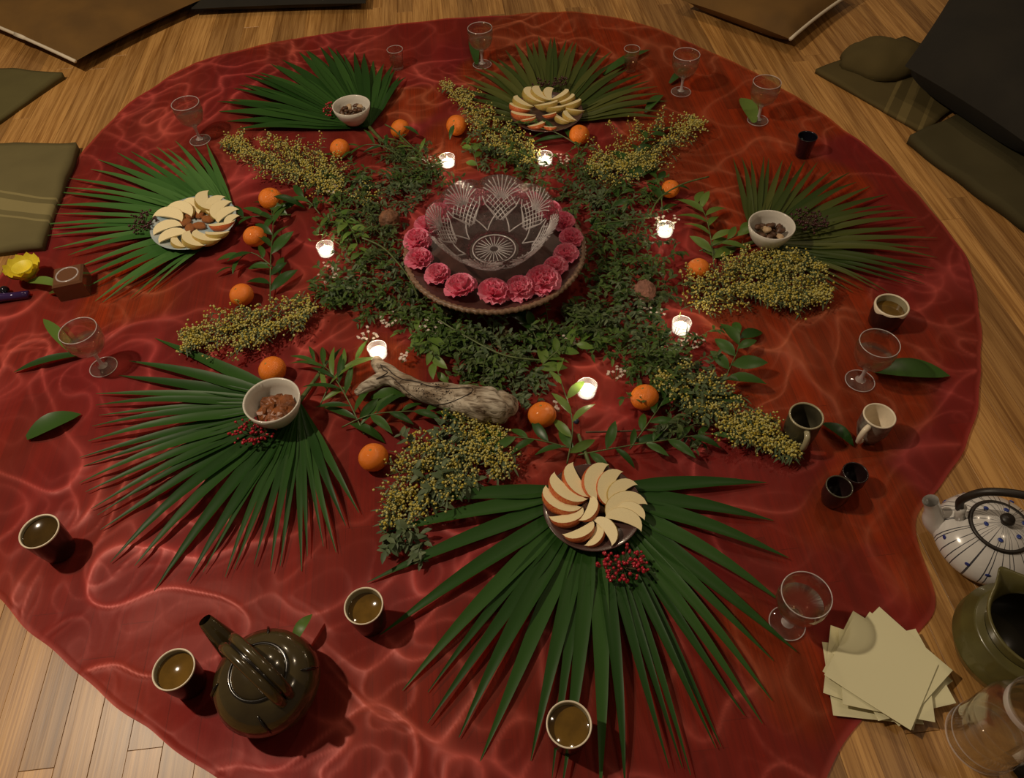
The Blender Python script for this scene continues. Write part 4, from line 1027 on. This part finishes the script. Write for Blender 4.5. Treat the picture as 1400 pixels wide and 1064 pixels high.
def blue_pot_mat():
    m, N, L = nt('white_glaze_blue_lines'); b = N['Principled BSDF']; b.inputs['Roughness'].default_value = .18; b.inputs['Coat Weight'].default_value = .4
    tc = N.new('ShaderNodeTexCoord'); sx = N.new('ShaderNodeSeparateXYZ'); L.new(tc.outputs['Object'], sx.inputs[0])
    at = N.new('ShaderNodeMath'); at.operation = 'ARCTAN2'; L.new(sx.outputs[1], at.inputs[0]); L.new(sx.outputs[0], at.inputs[1])
    def wave(n, ph, th):
        k = N.new('ShaderNodeMath'); k.operation = 'MULTIPLY_ADD'; k.inputs[1].default_value = n; k.inputs[2].default_value = ph; L.new(at.outputs[0], k.inputs[0])
        s = N.new('ShaderNodeMath'); s.operation = 'SINE'; L.new(k.outputs[0], s.inputs[0])
        g = N.new('ShaderNodeMath'); g.operation = 'GREATER_THAN'; g.inputs[1].default_value = th; L.new(s.outputs[0], g.inputs[0]); return g
    a, c = wave(23, .3, .965), wave(17, 1.2, .985)
    mxm = N.new('ShaderNodeMath'); mxm.operation = 'MAXIMUM'; L.new(a.outputs[0], mxm.inputs[0]); L.new(c.outputs[0], mxm.inputs[1])
    mx = N.new('ShaderNodeMix'); mx.data_type = 'RGBA'; mx.inputs[6].default_value = (.62, .60, .58, 1); mx.inputs[7].default_value = (.05, .05, .06, 1)
    L.new(mxm.outputs[0], mx.inputs[0]); L.new(mx.outputs[2], b.inputs['Base Color']); return m
MT['bluepot'] = blue_pot_mat(); MT['bluedot'] = pm('cobalt_dot', (.02, .04, .22), .25, coat=.4); MT['potwhite'] = pm('pot_white', (.62, .60, .57), .2, coat=.4)
def blue_teapot():
    c = G(1352, 736, .04); S = .95; t = thing('white_teapot', 'squat white teapot with thin dark lines, blue dots and black handle', 'teapot', (c.x, c.y, 0))
    d = G(1262, 690, .08)-G(1345, 715, .08); t.rotation_euler = (0, 0, math.atan2(d.y, d.x)); t.scale = (S,)*3
    def rz(z): return float(np.interp(z, [0, .006, .03, .055, .075, .09], [.06, .072, .098, .095, .075, .05]))
    obj('body', lathe([(0, 0), (.06, 0), (.072, .006), (.09, .018), (.098, .032), (.0985, .045), (.092, .060), (.077, .075), (.058, .086), (.05, .089)], 72), 'bluepot', t)
    obj('lid_ring', lathe([(.05, .087), (.0565, .0895), (.0535, .093), (.049, .0915)], 48), 'black', t)
    lid = obj('lid', lathe([(.050, .0905), (.04, .098), (.022, .1035), (0, .105)], 48), 'bluepot', t)
    obj('knob', lathe([(.007, .104), (.0065, .109), (.013, .115), (.011, .121), (0, .1225)], 20), 'black', lid)
    obj('spout', tube(spline([(.078, 0, .034), (.100, 0, .048), (.112, 0, .075), (.128, 0, .104)], 5), np.interp(range(16), [0, 4, 9, 13, 15], [.028, .023, .017, .0135, .0145]), 16, False), 'potwhite', t)
    for s in (-1, 1): obj('lug', tube([(s*.066, 0, .076), (s*.074, 0, .098), (s*.076, 0, .113)], [.0105, .009, .0085], 10), 'potwhite', t)
    obj('handle', tube(spline([(.078, 0, .106), (.085, 0, .135), (.06, 0, .178), (0, 0, .198), (-.06, 0, .178), (-.085, 0, .135), (-.078, 0, .106)], 6), .0075, 10), 'black', t)
    rnd = random.Random(5)
    for i in range(13):
        a = 2*PI*i/13+rnd.uniform(-.15, .15); z = rnd.choice((.028, .042, .058)); r = np.interp(z, [.018, .032, .045, .060, .075], [.09, .098, .0985, .092, .077])
        obj('blue_dot', ball(1, 10, 6), 'bluedot', t, (r*math.cos(a), r*math.sin(a), z), (0, 0, a), (.0016, .005, .005))
    for i in range(6):
        a = 2*PI*i/6+.4; r = .032+.006*(i % 2)
        obj('blue_dot', ball(1, 10, 6), 'bluedot', lid, (r*math.cos(a), r*math.sin(a), .1015-.0012*(i % 2)), (0, 0, a), (.0045, .005, .0012))
blue_teapot()
def jug():
    h = .14; t0 = G(1424, 830, h); base = G(1352, 905); c = Vector((.803, .402, 0)); t0 = Vector((.803, .402, h))
    t = thing('olive_jug', 'olive glazed stoneware jug with pouring lip at the right edge', 'jug', (c.x, c.y, 0)); d = G(1376, 786, h)-t0; t.rotation_euler = (0, 0, math.atan2(d.y, d.x))
    prof = [(0, 0), (.06, 0), (.068, .004)]
    for k in range(22):
        z = .01+.088*k/21; r = np.interp(z, [.01, .05, .08, .098], [.076, .095, .094, .082])+.0009*math.sin(k*PI); prof += [(r-.0006, z), (r+.0006, z+.002)]
    obj('body', lathe(prof+[(.078, .102), (.068, .106)], 56), 'jug', t)
    V, Fc = lathe([(.066, .104), (.070, .112), (.072, .126), (.078, h-.003), (.078, h), (.074, h), (.067, .125), (.064, .108)], 64); arr = np.array(V)
    a = np.arctan2(arr[:, 1], arr[:, 0]); tp = np.clip((arr[:, 2]-.118)/(h-.118), 0, 1); pull = np.exp(-(a/.30)**2)*tp
    arr[:, 0] += .022*pull*np.cos(a); arr[:, 1] *= 1-.25*pull; obj('collar', (arr, Fc), 'jug', t)
    obj('inside', lathe([(.0645, .110), (.075, .09), (.075, .03), (0, .02)], 40), 'jug_in', t)
    obj('handle', tube(spline([(-.072, 0, .128), (-.11, 0, .125), (-.125, 0, .09), (-.10, 0, .05), (-.086, 0, .045)], 5), .009, 10), 'jug', t)
jug()
def jar():
    b = G(1338, 1012); t = thing('glass_jar', 'clear glass jar standing on the floor at lower right', 'jar', (b.x, b.y, 0)); R = .053
    obj('glass_body', lathe([(0, 0), (R*.85, 0), (R*.95, .004), (R, .012), (R, .13), (R*.9, .15), (R*.72, .162), (R*.72, .185), (R*.78, .19), (R*.74, .19), (R*.68, .184), (R*.68, .163), (R*.86, .149), (R*.955, .129), (R*.955, .014), (R*.8, .008), (0, .007)], 56), 'glass', t)
    obj('base_ring', lathe([(R*.99, .006), (R*1.015, .009), (R*.99, .012)], 56), 'facet_glint', t); obj('shoulder_ring', lathe([(R*.985, .030), (R*1.01, .032), (R*.985, .034)], 56), 'facet_glint', t)
    obj('screw_thread', lathe([(R*.72, .168), (R*.755, .171), (R*.72, .174), (R*.755, .178), (R*.72, .181)], 56), 'facet_glint', t)
jar()
# dark notebook with a white edge at the lower right corner
p = G(1436, 1052); t = thing('dark_notebook', 'dark notebook with a white paper strip, lower right corner', 'notebook', (p.x, p.y, 0), .35)
obj('cover', box(-.055, .07, -.07, .045, .001, .018, .002), 'dark_fabric', t, smooth=False)
obj('paper_strip', box(-.05, .065, .026, .038, .0181, .0188), 'paper', t, smooth=False)
# napkins
def napkins():
    rnd = random.Random(9)
    N_ = [((1200, 925), .10, .12, .138), ((1188, 935), .55, .12, .14), ((1215, 915), -.35, .13, .14), ((1182, 922), .30, .12, .13), ((1222, 925), .85, .125, .135), ((1196, 915), .0, .13, .14), ((1210, 918), -.12, .13, .14), ((1203, 928), .45, .125, .14), ((1212, 912), -.25, .13, .14), ((1197, 923), 0, .128, .142)]
    ex = G(1227, 1005)-G(1125, 939); top = math.atan2(ex.y, ex.x)
    lv = ['lowest', 'second from below', 'third from below', 'fourth from below', 'fifth from below', 'fifth from above', 'fourth from above', 'third from above', 'second from above', 'topmost']
    for i, ((x, y), a, w_, l_) in enumerate(N_):
        c = G(x, y); n = 8; V = []; Fc = []
        for s in (0, 1):
            for ii in range(n+1):
                for jj in range(n+1):
                    u, v = ii/n-.5, jj/n-.5
                    V.append((l_*u, w_*v, .0009*s+.0025*abs(u)**2*8*(rnd.random()*.0+.35)))
        k = (n+1)**2
        for ii in range(n):
            for jj in range(n):
                q = ii*(n+1)+jj; Fc += [(q, q+1, q+n+2, q+n+1), (k+q, k+q+n+1, k+q+n+2, k+q+1)]
        rim = [(ii, 0) for ii in range(n)]+[(n, jj) for jj in range(n)]+[(ii, n) for ii in range(n, 0, -1)]+[(0, jj) for jj in range(n, 0, -1)]
        for q in range(len(rim)):
            a0 = rim[q][0]*(n+1)+rim[q][1]; b0 = rim[(q+1) % len(rim)][0]*(n+1)+rim[(q+1) % len(rim)][1]; Fc.append((a0, b0, b0+k, a0+k))
        o = obj('paper_napkin', (V, Fc), 'napkin', loc=(c.x, c.y, .006+.0021*i), rot=(0, 0, top+a), smooth=False)
        tag(o, f'cream square paper napkin, {lv[i]} of the stack at lower right', 'napkin', 'stack of cream napkins')
napkins()

# ------------------------------------------------------------------ yellow flower and purple bottle at the left edge
p = G(40, 378, .02); t = thing('yellow_flower', 'yellow flower head lying at the left edge of the cloth', 'flower', (p.x, p.y, CZ+.004)); t.scale = (1.3, 1.3, 1.3)
for i in range(6):
    a = 2*PI*i/6+.3; V = []; Fc = []
    for u_ in range(6):
        for v_ in range(6):
            u, v = u_/5, (v_/5-.5)*2; wd = .020*math.sin(PI*(.12+.8*u))**.7
            r = .008+.034*u*(1-.25*u); z = .008+.034*u**1.2*(1-.15*u)+.006*(v*v)
            x, y = r, wd*v; V.append((x*math.cos(a)-y*math.sin(a), x*math.sin(a)+y*math.cos(a), z))
    for u_ in range(5):
        for v_ in range(5): q = u_*6+v_; Fc.append((q, q+1, q+7, q+6))
    obj('petal', (V, Fc), 'yellow', t)
obj('flower_cup', lathe([(0, .004), (.012, .006), (.014, .022), (.020, .036), (.018, .036), (.011, .02), (0, .012)], 24), 'yellow', t)
a_ = G(-40, 414, .012); b_ = G(40, 404, .012); d = b_-a_; L = d.length
t = thing('purple_bottle', 'dark purple glass bottle neck lying at the left edge below the yellow flower', 'bottle', (a_.x, a_.y, CZ+.013), math.atan2(d.y, d.x))
obj('bottle_glass', tube([(-.08, 0, .006), (-.06, 0, .008), (0, 0, .006), (L*.45, 0, .0), (L*.7, 0, -.001), (L, 0, -.002)], [.012, .021, .021, .012, .010, .0105], 20), 'purple', t)
obj('stopper', ball(.012, 16, 10), 'glass_dark', t, (L*.55, .025, .0))

# ------------------------------------------------------------------ single leaves
def single(label, a, b, width, m='laurel', z=.006, name='loose_leaf', arch=.012):
    A, B = G(*a), G(*b); d = B-A; L = d.length; n = 8; pts = []; wd = []
    for i in range(n+1):
        u = i/n; pts.append((L*u, 0, arch*math.sin(PI*u))); wd.append(max(.0006, width/2*math.sin(PI*min(1, .06+.94*u))**.75))
    vf = blade(pts, wd, .25)
    o = obj(name, vf, m, loc=(A.x, A.y, CZ+z), rot=(0, 0, math.atan2(d.y, d.x))); tag(o, label, 'leaf')
    return o
single('broad glossy dark leaf lying alone on red cloth at left', (40, 603), (114, 570), .05)
single('narrow leaf pointing down left beside the left stemmed glass', (122, 487), (22, 513), .022)
single('upright pointed leaf behind the left stemmed glass', (110, 492), (62, 440), .028, 'laurel_light')
single('long dark leaf right of the stemmed glass on the right side', (1190, 510), (1296, 518), .055)
single('dark leaf between the two mugs', (1124, 583), (1165, 614), .028)
single('light leaf tip poking out behind the brown teapot', (408, 890), (433, 850), .020, 'laurel_light', .03)
single('round green leaf at the foot of the far right stemmed glass', (1030, 172), (1012, 138), .05, 'laurel_light')
single('dark leaf behind the farthest stemmed glass', (652, 92), (645, 48), .035)
single('long leaf slanting under the small clear tumbler', (825, 106), (888, 72), .035)
single('small dark leaf at the foot of the stemmed glass near far right', (915, 118), (945, 98), .03)
single('dark leaf at the right tip of the far palm frond', (882, 158), (906, 134), .03)
single('narrow leaf curling under the yellow flower', (45, 395), (95, 402), .028, 'laurel_light', .02)
single('dead pale leaf beside the amber glass holder', (70, 405), (125, 405), .022, 'palm_olive')
single('large leaf lying under the middle of the driftwood', (508, 548), (560, 545), .03)
o = obj('blueberry', ball(.0065, 14, 10), 'blueberry', loc=tuple(G(788, 577, .008)-Vector((0, 0, .0)))); o.location.z = CZ+.0065
tag(o, 'single dark blueberry on the cloth below the nearest tealight', 'berry')
for (x, y, r, m, lab, nm) in ((533, 302, 14, 'walnut', 'brown walnut left of the cake stand', 'walnut'), (881, 400, 15, 'pinkish', 'round dried pink flower right of the cake stand', 'dried_flower')):
    V, Fc = ball(1, 48, 32); arr = np.array(V); R = metres(x, y, r, .03)
    arr *= (1+.30*np.abs(pnoise(arr[:, 0]*3+x, arr[:, 1]*3+arr[:, 2]*2, 4))+.22*np.abs(pnoise(arr[:, 0]*6+y, arr[:, 1]*6+arr[:, 2]*5, 6)))[:, None]
    c = G(x, y, .03); o = obj(nm, (arr*R*.92, Fc), m, loc=(c.x, c.y, CZ+.03)); tag(o, lab, 'walnut' if nm == 'walnut' else 'dried flower')
# faded rose heads tucked under the cake stand
FR = mesh('faded_rose', *carnation_geo(9), 'dry_green')
for i, (x, y, lab) in enumerate(((603, 432, 'faded green rose head under the left front of the cake stand'), (648, 458, 'faded rose head left of centre under the cake stand'), (690, 462, 'faded rose head at the middle front under the cake stand'), (738, 452, 'faded rose head right of centre under the cake stand'), (780, 425, 'faded rose head under the right side of the cake stand'), (560, 400, 'faded rose head at the far left of the cake stand foot'))):
    c = G(x, y, .02); o = link('faded_rose', FR, None, (c.x, c.y, CZ+.006), (random.uniform(-.6, .2), random.uniform(-.4, .4), i), .026); tag(o, lab, 'rose', 'faded rose heads')

# ------------------------------------------------------------------ greenery
def sprig(label, path, n, leaf, lm, seed=0, spread=.9, lift=.02, kind=LEAF, cat='leafy sprig', group=None, stemr=.0018, z0=.012):
    rnd = random.Random(seed); P = [G(x, y) for x, y in path]; b = P[0]
    t = thing('leafy_sprig', label, cat, (b.x, b.y, CZ), group=group)
    pp = spline([(p.x-b.x, p.y-b.y, z0+lift*math.sin(PI*i/max(1, len(P)-1))) for i, p in enumerate(P)], 6)
    obj('stem', tube(pp, [stemr*(1-.5*i/len(pp)) for i in range(len(pp))], 6), 'stem', t)
    for k in range(n):
        u = .08+.92*(k+.5)/n; i = min(int(u*(len(pp)-1)), len(pp)-2); p = pp[i]; d = (pp[i+1]-pp[max(i-1, 0)])
        a = math.atan2(d.y, d.x)+(spread if k % 2 else -spread)*rnd.uniform(.6, 1.25)*(1-.55*u)
        L = leaf*rnd.uniform(.85, 1.35)*(1-.25*u)
        link('leaf', kind[lm], t, tuple(p), (rnd.uniform(-.5, .5), rnd.uniform(-.25, .18), a), L)
    return t
S = sprig
S('dark laurel sprig standing between the left oranges and tealight', [(372, 420), (375, 370), (378, 320), (372, 285)], 13, .075, 'laurel', 1, 1.3)
S('dark laurel branch reaching left under the blue plate', [(400, 300), (360, 310), (320, 305)], 6, .07, 'laurel', 2, .9)
S('laurel sprig crossing below the orange at the blue plate', [(390, 385), (350, 360), (318, 375)], 7, .07, 'laurel', 3, 1.0)
S('drooping sprig of narrow leaves under the upper left orange', [(560, 232), (530, 215), (500, 212), (470, 222)], 9, .075, 'laurel', 4, 1.1, kind=LEAFN)
S('sprig with pale narrow leaves behind the glass bowl at left', [(600, 245), (575, 222), (545, 205), (520, 200)], 8, .06, 'laurel_light', 5, 1.0, kind=LEAFN)
S('spiky leaf sprig right of the bowl of dried apricots', [(500, 600), (480, 560), (455, 520), (430, 500)], 13, .085, 'laurel', 6, 1.1, kind=LEAFN)
S('olive leaf sprig pointing at the tealight behind the driftwood', [(440, 560), (465, 525), (490, 500)], 8, .08, 'laurel_light', 7, .9, kind=LEAFN)
S('dark leaf sprig between the driftwood and the lone orange', [(470, 590), (510, 580), (560, 575), (600, 570)], 9, .07, 'laurel', 8, 1.1)
S('long leaf branch lying behind the front apple plate, toward left', [(800, 625), (740, 615), (690, 610), (640, 612)], 10, .065, 'laurel', 9, 1.0)
S('long leaf branch lying behind the front apple plate, toward right', [(790, 628), (850, 622), (910, 615), (970, 605), (1030, 605)], 14, .06, 'laurel', 10, 1.1)
S('bright leafy stem between the orange and the nearest tealight', [(775, 640), (782, 590), (765, 530), (755, 490)], 9, .06, 'laurel_light', 11, 1.0)
S('leaf sprig curving below the orange right of the nearest tealight', [(860, 620), (885, 590), (905, 560), (915, 535)], 8, .06, 'laurel', 12, 1.0)
S('pale laurel sprig right of the tealight ringed by blossoms', [(975, 372), (968, 335), (960, 305), (950, 285)], 11, .085, 'laurel_light', 13, 1.2, kind=LEAF)
S('pale laurel sprig reaching toward the white bowl of nuts at right', [(955, 350), (985, 345), (1015, 325)], 6, .075, 'laurel_light', 14, .8)
S('broad leaf sprig below the large right mimosa spray', [(975, 560), (990, 525), (1005, 490), (1010, 460)], 10, .07, 'laurel', 15, 1.3, kind=LEAFW)
S('dark leaf sprig under the far plate of apple slices', [(790, 205), (760, 195), (725, 185), (705, 172)], 9, .085, 'laurel', 16, .9, kind=LEAFN)
S('wide leaf sprig among the far right mimosa', [(850, 260), (865, 225), (885, 200), (905, 185)], 9, .07, 'laurel', 17, 1.1, kind=LEAFW)
S('leafy sprig at the front left foot of the cake stand', [(560, 470), (585, 455), (610, 440)], 7, .045, 'laurel_light', 18, 1.1)
S('leafy sprig hanging in front of the driftwood tip', [(585, 460), (590, 490), (600, 520)], 8, .05, 'laurel_light', 19, .9, kind=LEAFW)
S('fresh green sprig on the right front of the cake stand', [(745, 500), (730, 470), (715, 445)], 7, .065, 'laurel', 20, .9, kind=LEAFW)
S('bright green sprig above the nearest tealight', [(730, 520), (760, 495), (800, 480), (835, 465)], 12, .055, 'laurel_light', 21, 1.2, kind=LEAFW)
S('leafy sprig beside the right mimosa tealight', [(900, 500), (895, 465), (880, 435)], 8, .05, 'laurel', 22, 1.0)
S('rounded leaf sprig beside the left tealight', [(455, 300), (475, 315), (490, 340), (495, 370)], 12, .05, 'laurel_light', 23, 1.2, kind=LEAFW)
S('leafy sprig between the two rear tealights', [(655, 240), (648, 222), (640, 205)], 9, .04, 'laurel_light', 24, 1.1, kind=LEAFW)
S('leafy sprig right of the glass bowl rim', [(815, 330), (840, 290), (860, 260)], 10, .06, 'laurel', 25, 1.0)
S('dark broad leaf sprig under the orange right of the glass bowl', [(905, 300), (900, 270), (892, 245)], 7, .065, 'laurel', 26, .9, kind=LEAFW)
S('pointed leaf sprig left of the walnut', [(470, 245), (495, 265), (510, 290)], 10, .05, 'laurel', 27, 1.1)
S('dark leaf sprig crossing the red cloth left of the left tealight', [(440, 300), (420, 285), (400, 290)], 5, .06, 'laurel', 28, .9)
def mimosa(label, path, width, nb, seed, pale=.0):
    """path from stem to tip in pixels; width in pixels"""
    rnd = random.Random(seed); P = [G(x, y) for x, y in path]; b = P[0]; wd = metres(*path[len(path)//2], width/2)*1.3; nb = int(nb*1.35)
    t = thing('mimosa_spray', label, 'mimosa spray', (b.x, b.y, CZ), group='yellow mimosa sprays')
    pp = spline([(p.x-b.x, p.y-b.y, .014) for p in P], 8); n = len(pp)
    obj('stem', tube(pp, [.002*(1-.5*i/n) for i in range(n)], 6), 'twig', t)
    cs = []; rs = []; tw = []; fol = []
    nbr = max(16, nb//16)
    for k in range(nbr):
        u = .05+.95*rnd.random(); i = min(int(u*(n-1)), n-2); p = pp[i]; d = (pp[i+1]-pp[i]).normalized()
        a = math.atan2(d.y, d.x)+rnd.choice((-1, 1))*rnd.uniform(.3, 1.2); prof = math.sin(PI*min(1, .18+.80*u))**.6
        L = wd*prof*rnd.uniform(.55, 1.15); el = rnd.uniform(0, .7)
        e = p+Vector((math.cos(a)*L, math.sin(a)*L, L*math.sin(el)*.55+.004)); mid = (p+e)/2+Vector((0, 0, .006))
        br = spline([p, mid, e], 5); tw.append(tube(br, .0006, 4, False))
        for j in range(16):
            q = br[min(len(br)-1, int((.25+.75*rnd.random())*(len(br)-1)))]
            cs.append((q.x+rnd.gauss(0, .006), q.y+rnd.gauss(0, .006), max(.004, q.z+rnd.gauss(.003, .005)))); rs.append(rnd.uniform(.0016, .0033))
        if k % 2 == 0:
            for j in range(7):
                q = br[min(len(br)-1, j+2)]; aa = a+(1 if j % 2 else -1)*rnd.uniform(.5, 1.1); l = rnd.uniform(.012, .026)
                pts = [(q.x+l*s*math.cos(aa), q.y+l*s*math.sin(aa), q.z+.002-.3*l*s*s) for s in (0, .5, 1)]; fol.append(blade(pts, [.0006, .0022, .0003], .2))
    o = obj('blossoms', balls(cs, rs), 'mimosa', t); o['kind'] = 'stuff'
    o = obj('twigs', join(tw), 'stem', t); o['kind'] = 'stuff'
    o = obj('feathery_leaves', join(fol), 'herb2', t); o['kind'] = 'stuff'
mimosa('wide mimosa spray at upper left, above the orange with a dark leaf', [(480, 268), (430, 245), (380, 225), (318, 205)], 88, 1500, 1)
mimosa('thin mimosa tail pointing at the walnut', [(520, 290), (490, 270), (450, 262), (420, 235)], 40, 400, 2)
mimosa('mimosa spray at left between the orange pair and the apricot bowl', [(445, 425), (390, 445), (330, 465), (262, 478)], 92, 1500, 3)
mimosa('loose mimosa spray below the driftwood', [(690, 590), (640, 620), (590, 660), (545, 720)], 110, 1500, 4)
mimosa('short mimosa spray at the right end below the driftwood', [(660, 585), (675, 620), (685, 660)], 50, 350, 5)
mimosa('upper mimosa spike pointing away from the glass bowl', [(735, 235), (690, 205), (655, 165), (603, 118)], 52, 1100, 6)
mimosa('mimosa spray at far right behind the glass bowl', [(820, 270), (850, 235), (900, 200), (950, 178)], 90, 1100, 7)
mimosa('mimosa tuft just above the right rim of the glass bowl', [(800, 240), (840, 235), (890, 235)], 48, 800, 8)
mimosa('large mimosa spray spreading right below the white bowl', [(930, 430), (990, 405), (1050, 400), (1118, 415)], 110, 2000, 9)
mimosa('upper right mimosa spray touching the right palm frond', [(940, 410), (1000, 380), (1060, 365), (1120, 378)], 50, 700, 10)
mimosa('mimosa spray pointing at the grey green mug', [(890, 510), (950, 550), (1010, 590), (1078, 628)], 76, 1700, 11)
TLG = [(G(x, y, .015).x, G(x, y, .015).y) for x, y, _l in TEALIGHTS]
def herb(label, px, py, r, n, m, seed, leaf=.018, grp='', hz=.045):
    rnd = random.Random(seed); c = G(px, py); R = metres(px, py, r); t = thing('herb_sprig', label, 'herb sprig', (c.x, c.y, CZ), group=grp)
    tw = []; lv = []
    for k in range(max(4, n//11)):
        a = rnd.uniform(0, 2*PI); o = Vector((rnd.gauss(0, R*.35), rnd.gauss(0, R*.35), .005)); L = R*rnd.uniform(.6, 1.2)
        e = o+Vector((math.cos(a)*L, math.sin(a)*L, rnd.uniform(.006, hz))); mid = (o+e)/2+Vector((0, 0, rnd.uniform(.004, .02))); br = spline([o, mid, e], 6); tw.append(tube(br, .0007, 4, False))
        for j in range(11):
            q = br[1+j % (len(br)-1)]; aa = a+rnd.choice((-1, 1))*rnd.uniform(.3, 1.5); l = leaf*rnd.uniform(.6, 1.3); el = rnd.uniform(-.5, .8)
            if any((c.x+q.x-tx)**2+(c.y+q.y-ty)**2 < .042**2 for tx, ty in TLG): continue
            pts = [(q.x+l*s*math.cos(aa)*math.cos(el), q.y+l*s*math.sin(aa)*math.cos(el), max(.002, q.z+l*s*math.sin(el)-.25*l*s*s)) for s in (0, .33, .66, 1)]
            lv.append(blade(pts, [.0005, l*.20, l*.17, .0004], .3))
    o = obj('foliage', join(lv), m, t); o['kind'] = 'stuff'
    o = obj('twigs', join(tw), 'stem', t); o['kind'] = 'stuff'
areas = [('left of the cake stand', [(450, 300), (480, 335), (505, 300), (525, 260), (500, 370), (470, 400), (530, 345), (540, 390), (450, 415), (510, 420), (545, 425), (560, 290), (480, 260)]),
 ('in front of the cake stand', [(590, 470), (620, 480), (655, 490), (690, 495), (720, 500), (640, 515), (680, 525), (710, 540), (575, 440), (760, 470), (790, 455), (665, 470), (615, 455)]),
 ('right of the cake stand', [(815, 320), (840, 350), (870, 330), (850, 300), (820, 380), (850, 400), (830, 430), (870, 430), (810, 445), (880, 370), (895, 405), (860, 460), (840, 480)]),
 ('behind the glass bowl', [(560, 245), (590, 250), (555, 215), (665, 215), (700, 220), (780, 230), (800, 255), (820, 285), (720, 240), (690, 195), (775, 275)]),
 ('between the right tealights and oranges', [(900, 490), (870, 500), (930, 510), (950, 540), (905, 540), (880, 270), (930, 590), (960, 560), (920, 470)])]
sd = 100
for nm, pts in areas:
    for i, (x, y) in enumerate(pts):
        m = ('herb', 'herb', 'herb_dark', 'herb2')[i % 4]; sd += 1
        herb(f'small leaved green herb sprig in the tangle {nm}', x, y, 36, 170, m, sd, .017, 'herb tangle '+nm)
for i, (x, y) in enumerate(((575, 255), (520, 320), (560, 215))):
    herb('dark needle leaved sprig left behind the glass bowl', x, y, 36, 220, 'herb_dark', 300+i, .011, 'needle leaved sprigs')
for i, (x, y) in enumerate(((560, 735), (600, 690), (585, 610), (640, 650))):
    herb('grey green lobed foliage in the mimosa below the driftwood', x, y, 34, 90, 'herb2', 320+i, .024, 'grey foliage below driftwood')
herb('silver green foliage tuft left of the faded roses', 470, 415, 20, 80, 'herb2', 340, .02, 'silver foliage')
def blossoms(label, px, py, r, n, seed):
    rnd = random.Random(seed); c = G(px, py, .02); R = metres(px, py, r); t = thing('blossom_cluster', label, 'blossom cluster', (c.x, c.y, CZ)); pet = []; tw = []
    for k in range(n):
        a = rnd.uniform(0, 2*PI); q = Vector((R*math.sqrt(rnd.random())*math.cos(a), R*math.sqrt(rnd.random())*math.sin(a), rnd.uniform(.016, .036)))
        tw.append(tube([(q.x*.2, q.y*.2, .002), tuple(q)], .0005, 4, False))
        for j in range(5):
            b = 2*PI*j/5+a; l = rnd.uniform(.0032, .0045)
            pet.append(blade([tuple(q), tuple(q+Vector((math.cos(b)*l*.6, math.sin(b)*l*.6, .0006))), tuple(q+Vector((math.cos(b)*l, math.sin(b)*l, .0002)))], [.0004, l*.36, l*.12], .2))
    o = obj('petals', join(pet), 'white_blossom', t); o['kind'] = 'stuff'
    o = obj('stalks', join(tw), 'stem', t); o['kind'] = 'stuff'
for i, (x, y, r, n, lab) in enumerate(((590, 450, 17, 26, 'white blossom cluster at the left front of the cake stand'), (533, 440, 18, 16, 'white blossoms in a row left of the cake stand front'), (503, 462, 14, 18, 'white blossoms just behind the driftwood tealight'), (450, 375, 18, 20, 'pinkish white blossoms below the left tealight'), (752, 562, 13, 16, 'white blossoms touching the orange at the driftwood end'), (842, 515, 12, 12, 'small white blossoms right of the nearest tealight'), (912, 308, 18, 26, 'tiny white blossoms ringing the right hand tealight'), (890, 425, 22, 18, 'white blossoms above the right mimosa tealight'), (945, 470, 16, 18, 'pale blossoms below the right mimosa tealight'), (770, 222, 12, 14, 'white blossoms right of the rear right tealight'), (590, 225, 16, 18, 'white blossoms left of the rear left tealight'), (905, 530, 10, 9, 'white blossoms above the orange right of the tealight'), (548, 490, 10, 10, 'pink white blossoms right of the driftwood tealight'), (455, 262, 12, 10, 'small blossoms in the upper left mimosa tail'), (780, 470, 12, 12, 'tiny blossoms in the greenery right front of the stand'))):
    blossoms(lab, x, y, r, n, 500+i)

# bare pale stems lying across the greenery
for i, (path, lab) in enumerate(([[(600, 455), (640, 480), (690, 505), (740, 512)], 'long bare stem crossing the greenery in front of the cake stand'], [[(500, 345), (530, 360), (560, 395), (575, 425)], 'bare curved stem left of the cake stand'], [[(815, 300), (835, 275), (850, 262)], 'bare stem just right of the glass bowl rim'], [[(885, 318), (850, 322), (815, 326)], 'thick green stem between the cake stand and the right hand tealight'], [[(885, 315), (900, 290), (930, 272), (965, 262)], 'thin arching stem above the right hand tealight'], [[(560, 235), (590, 245), (545, 200), (530, 190)], 'brown twig behind the glass bowl at left'], [[(800, 600), (870, 598), (940, 592), (1000, 590)], 'dark bare twig behind the front plate'])):
    P = [G(x, y) for x, y in path]; b = P[0]
    o = obj('bare_stem', tube(spline([(p.x-b.x, p.y-b.y, .0) for p in P], 6), .0022, 6), 'stem' if i != 6 else 'twig', loc=(b.x, b.y, CZ+.045 if i != 6 else CZ+.02)); tag(o, lab, 'stem')
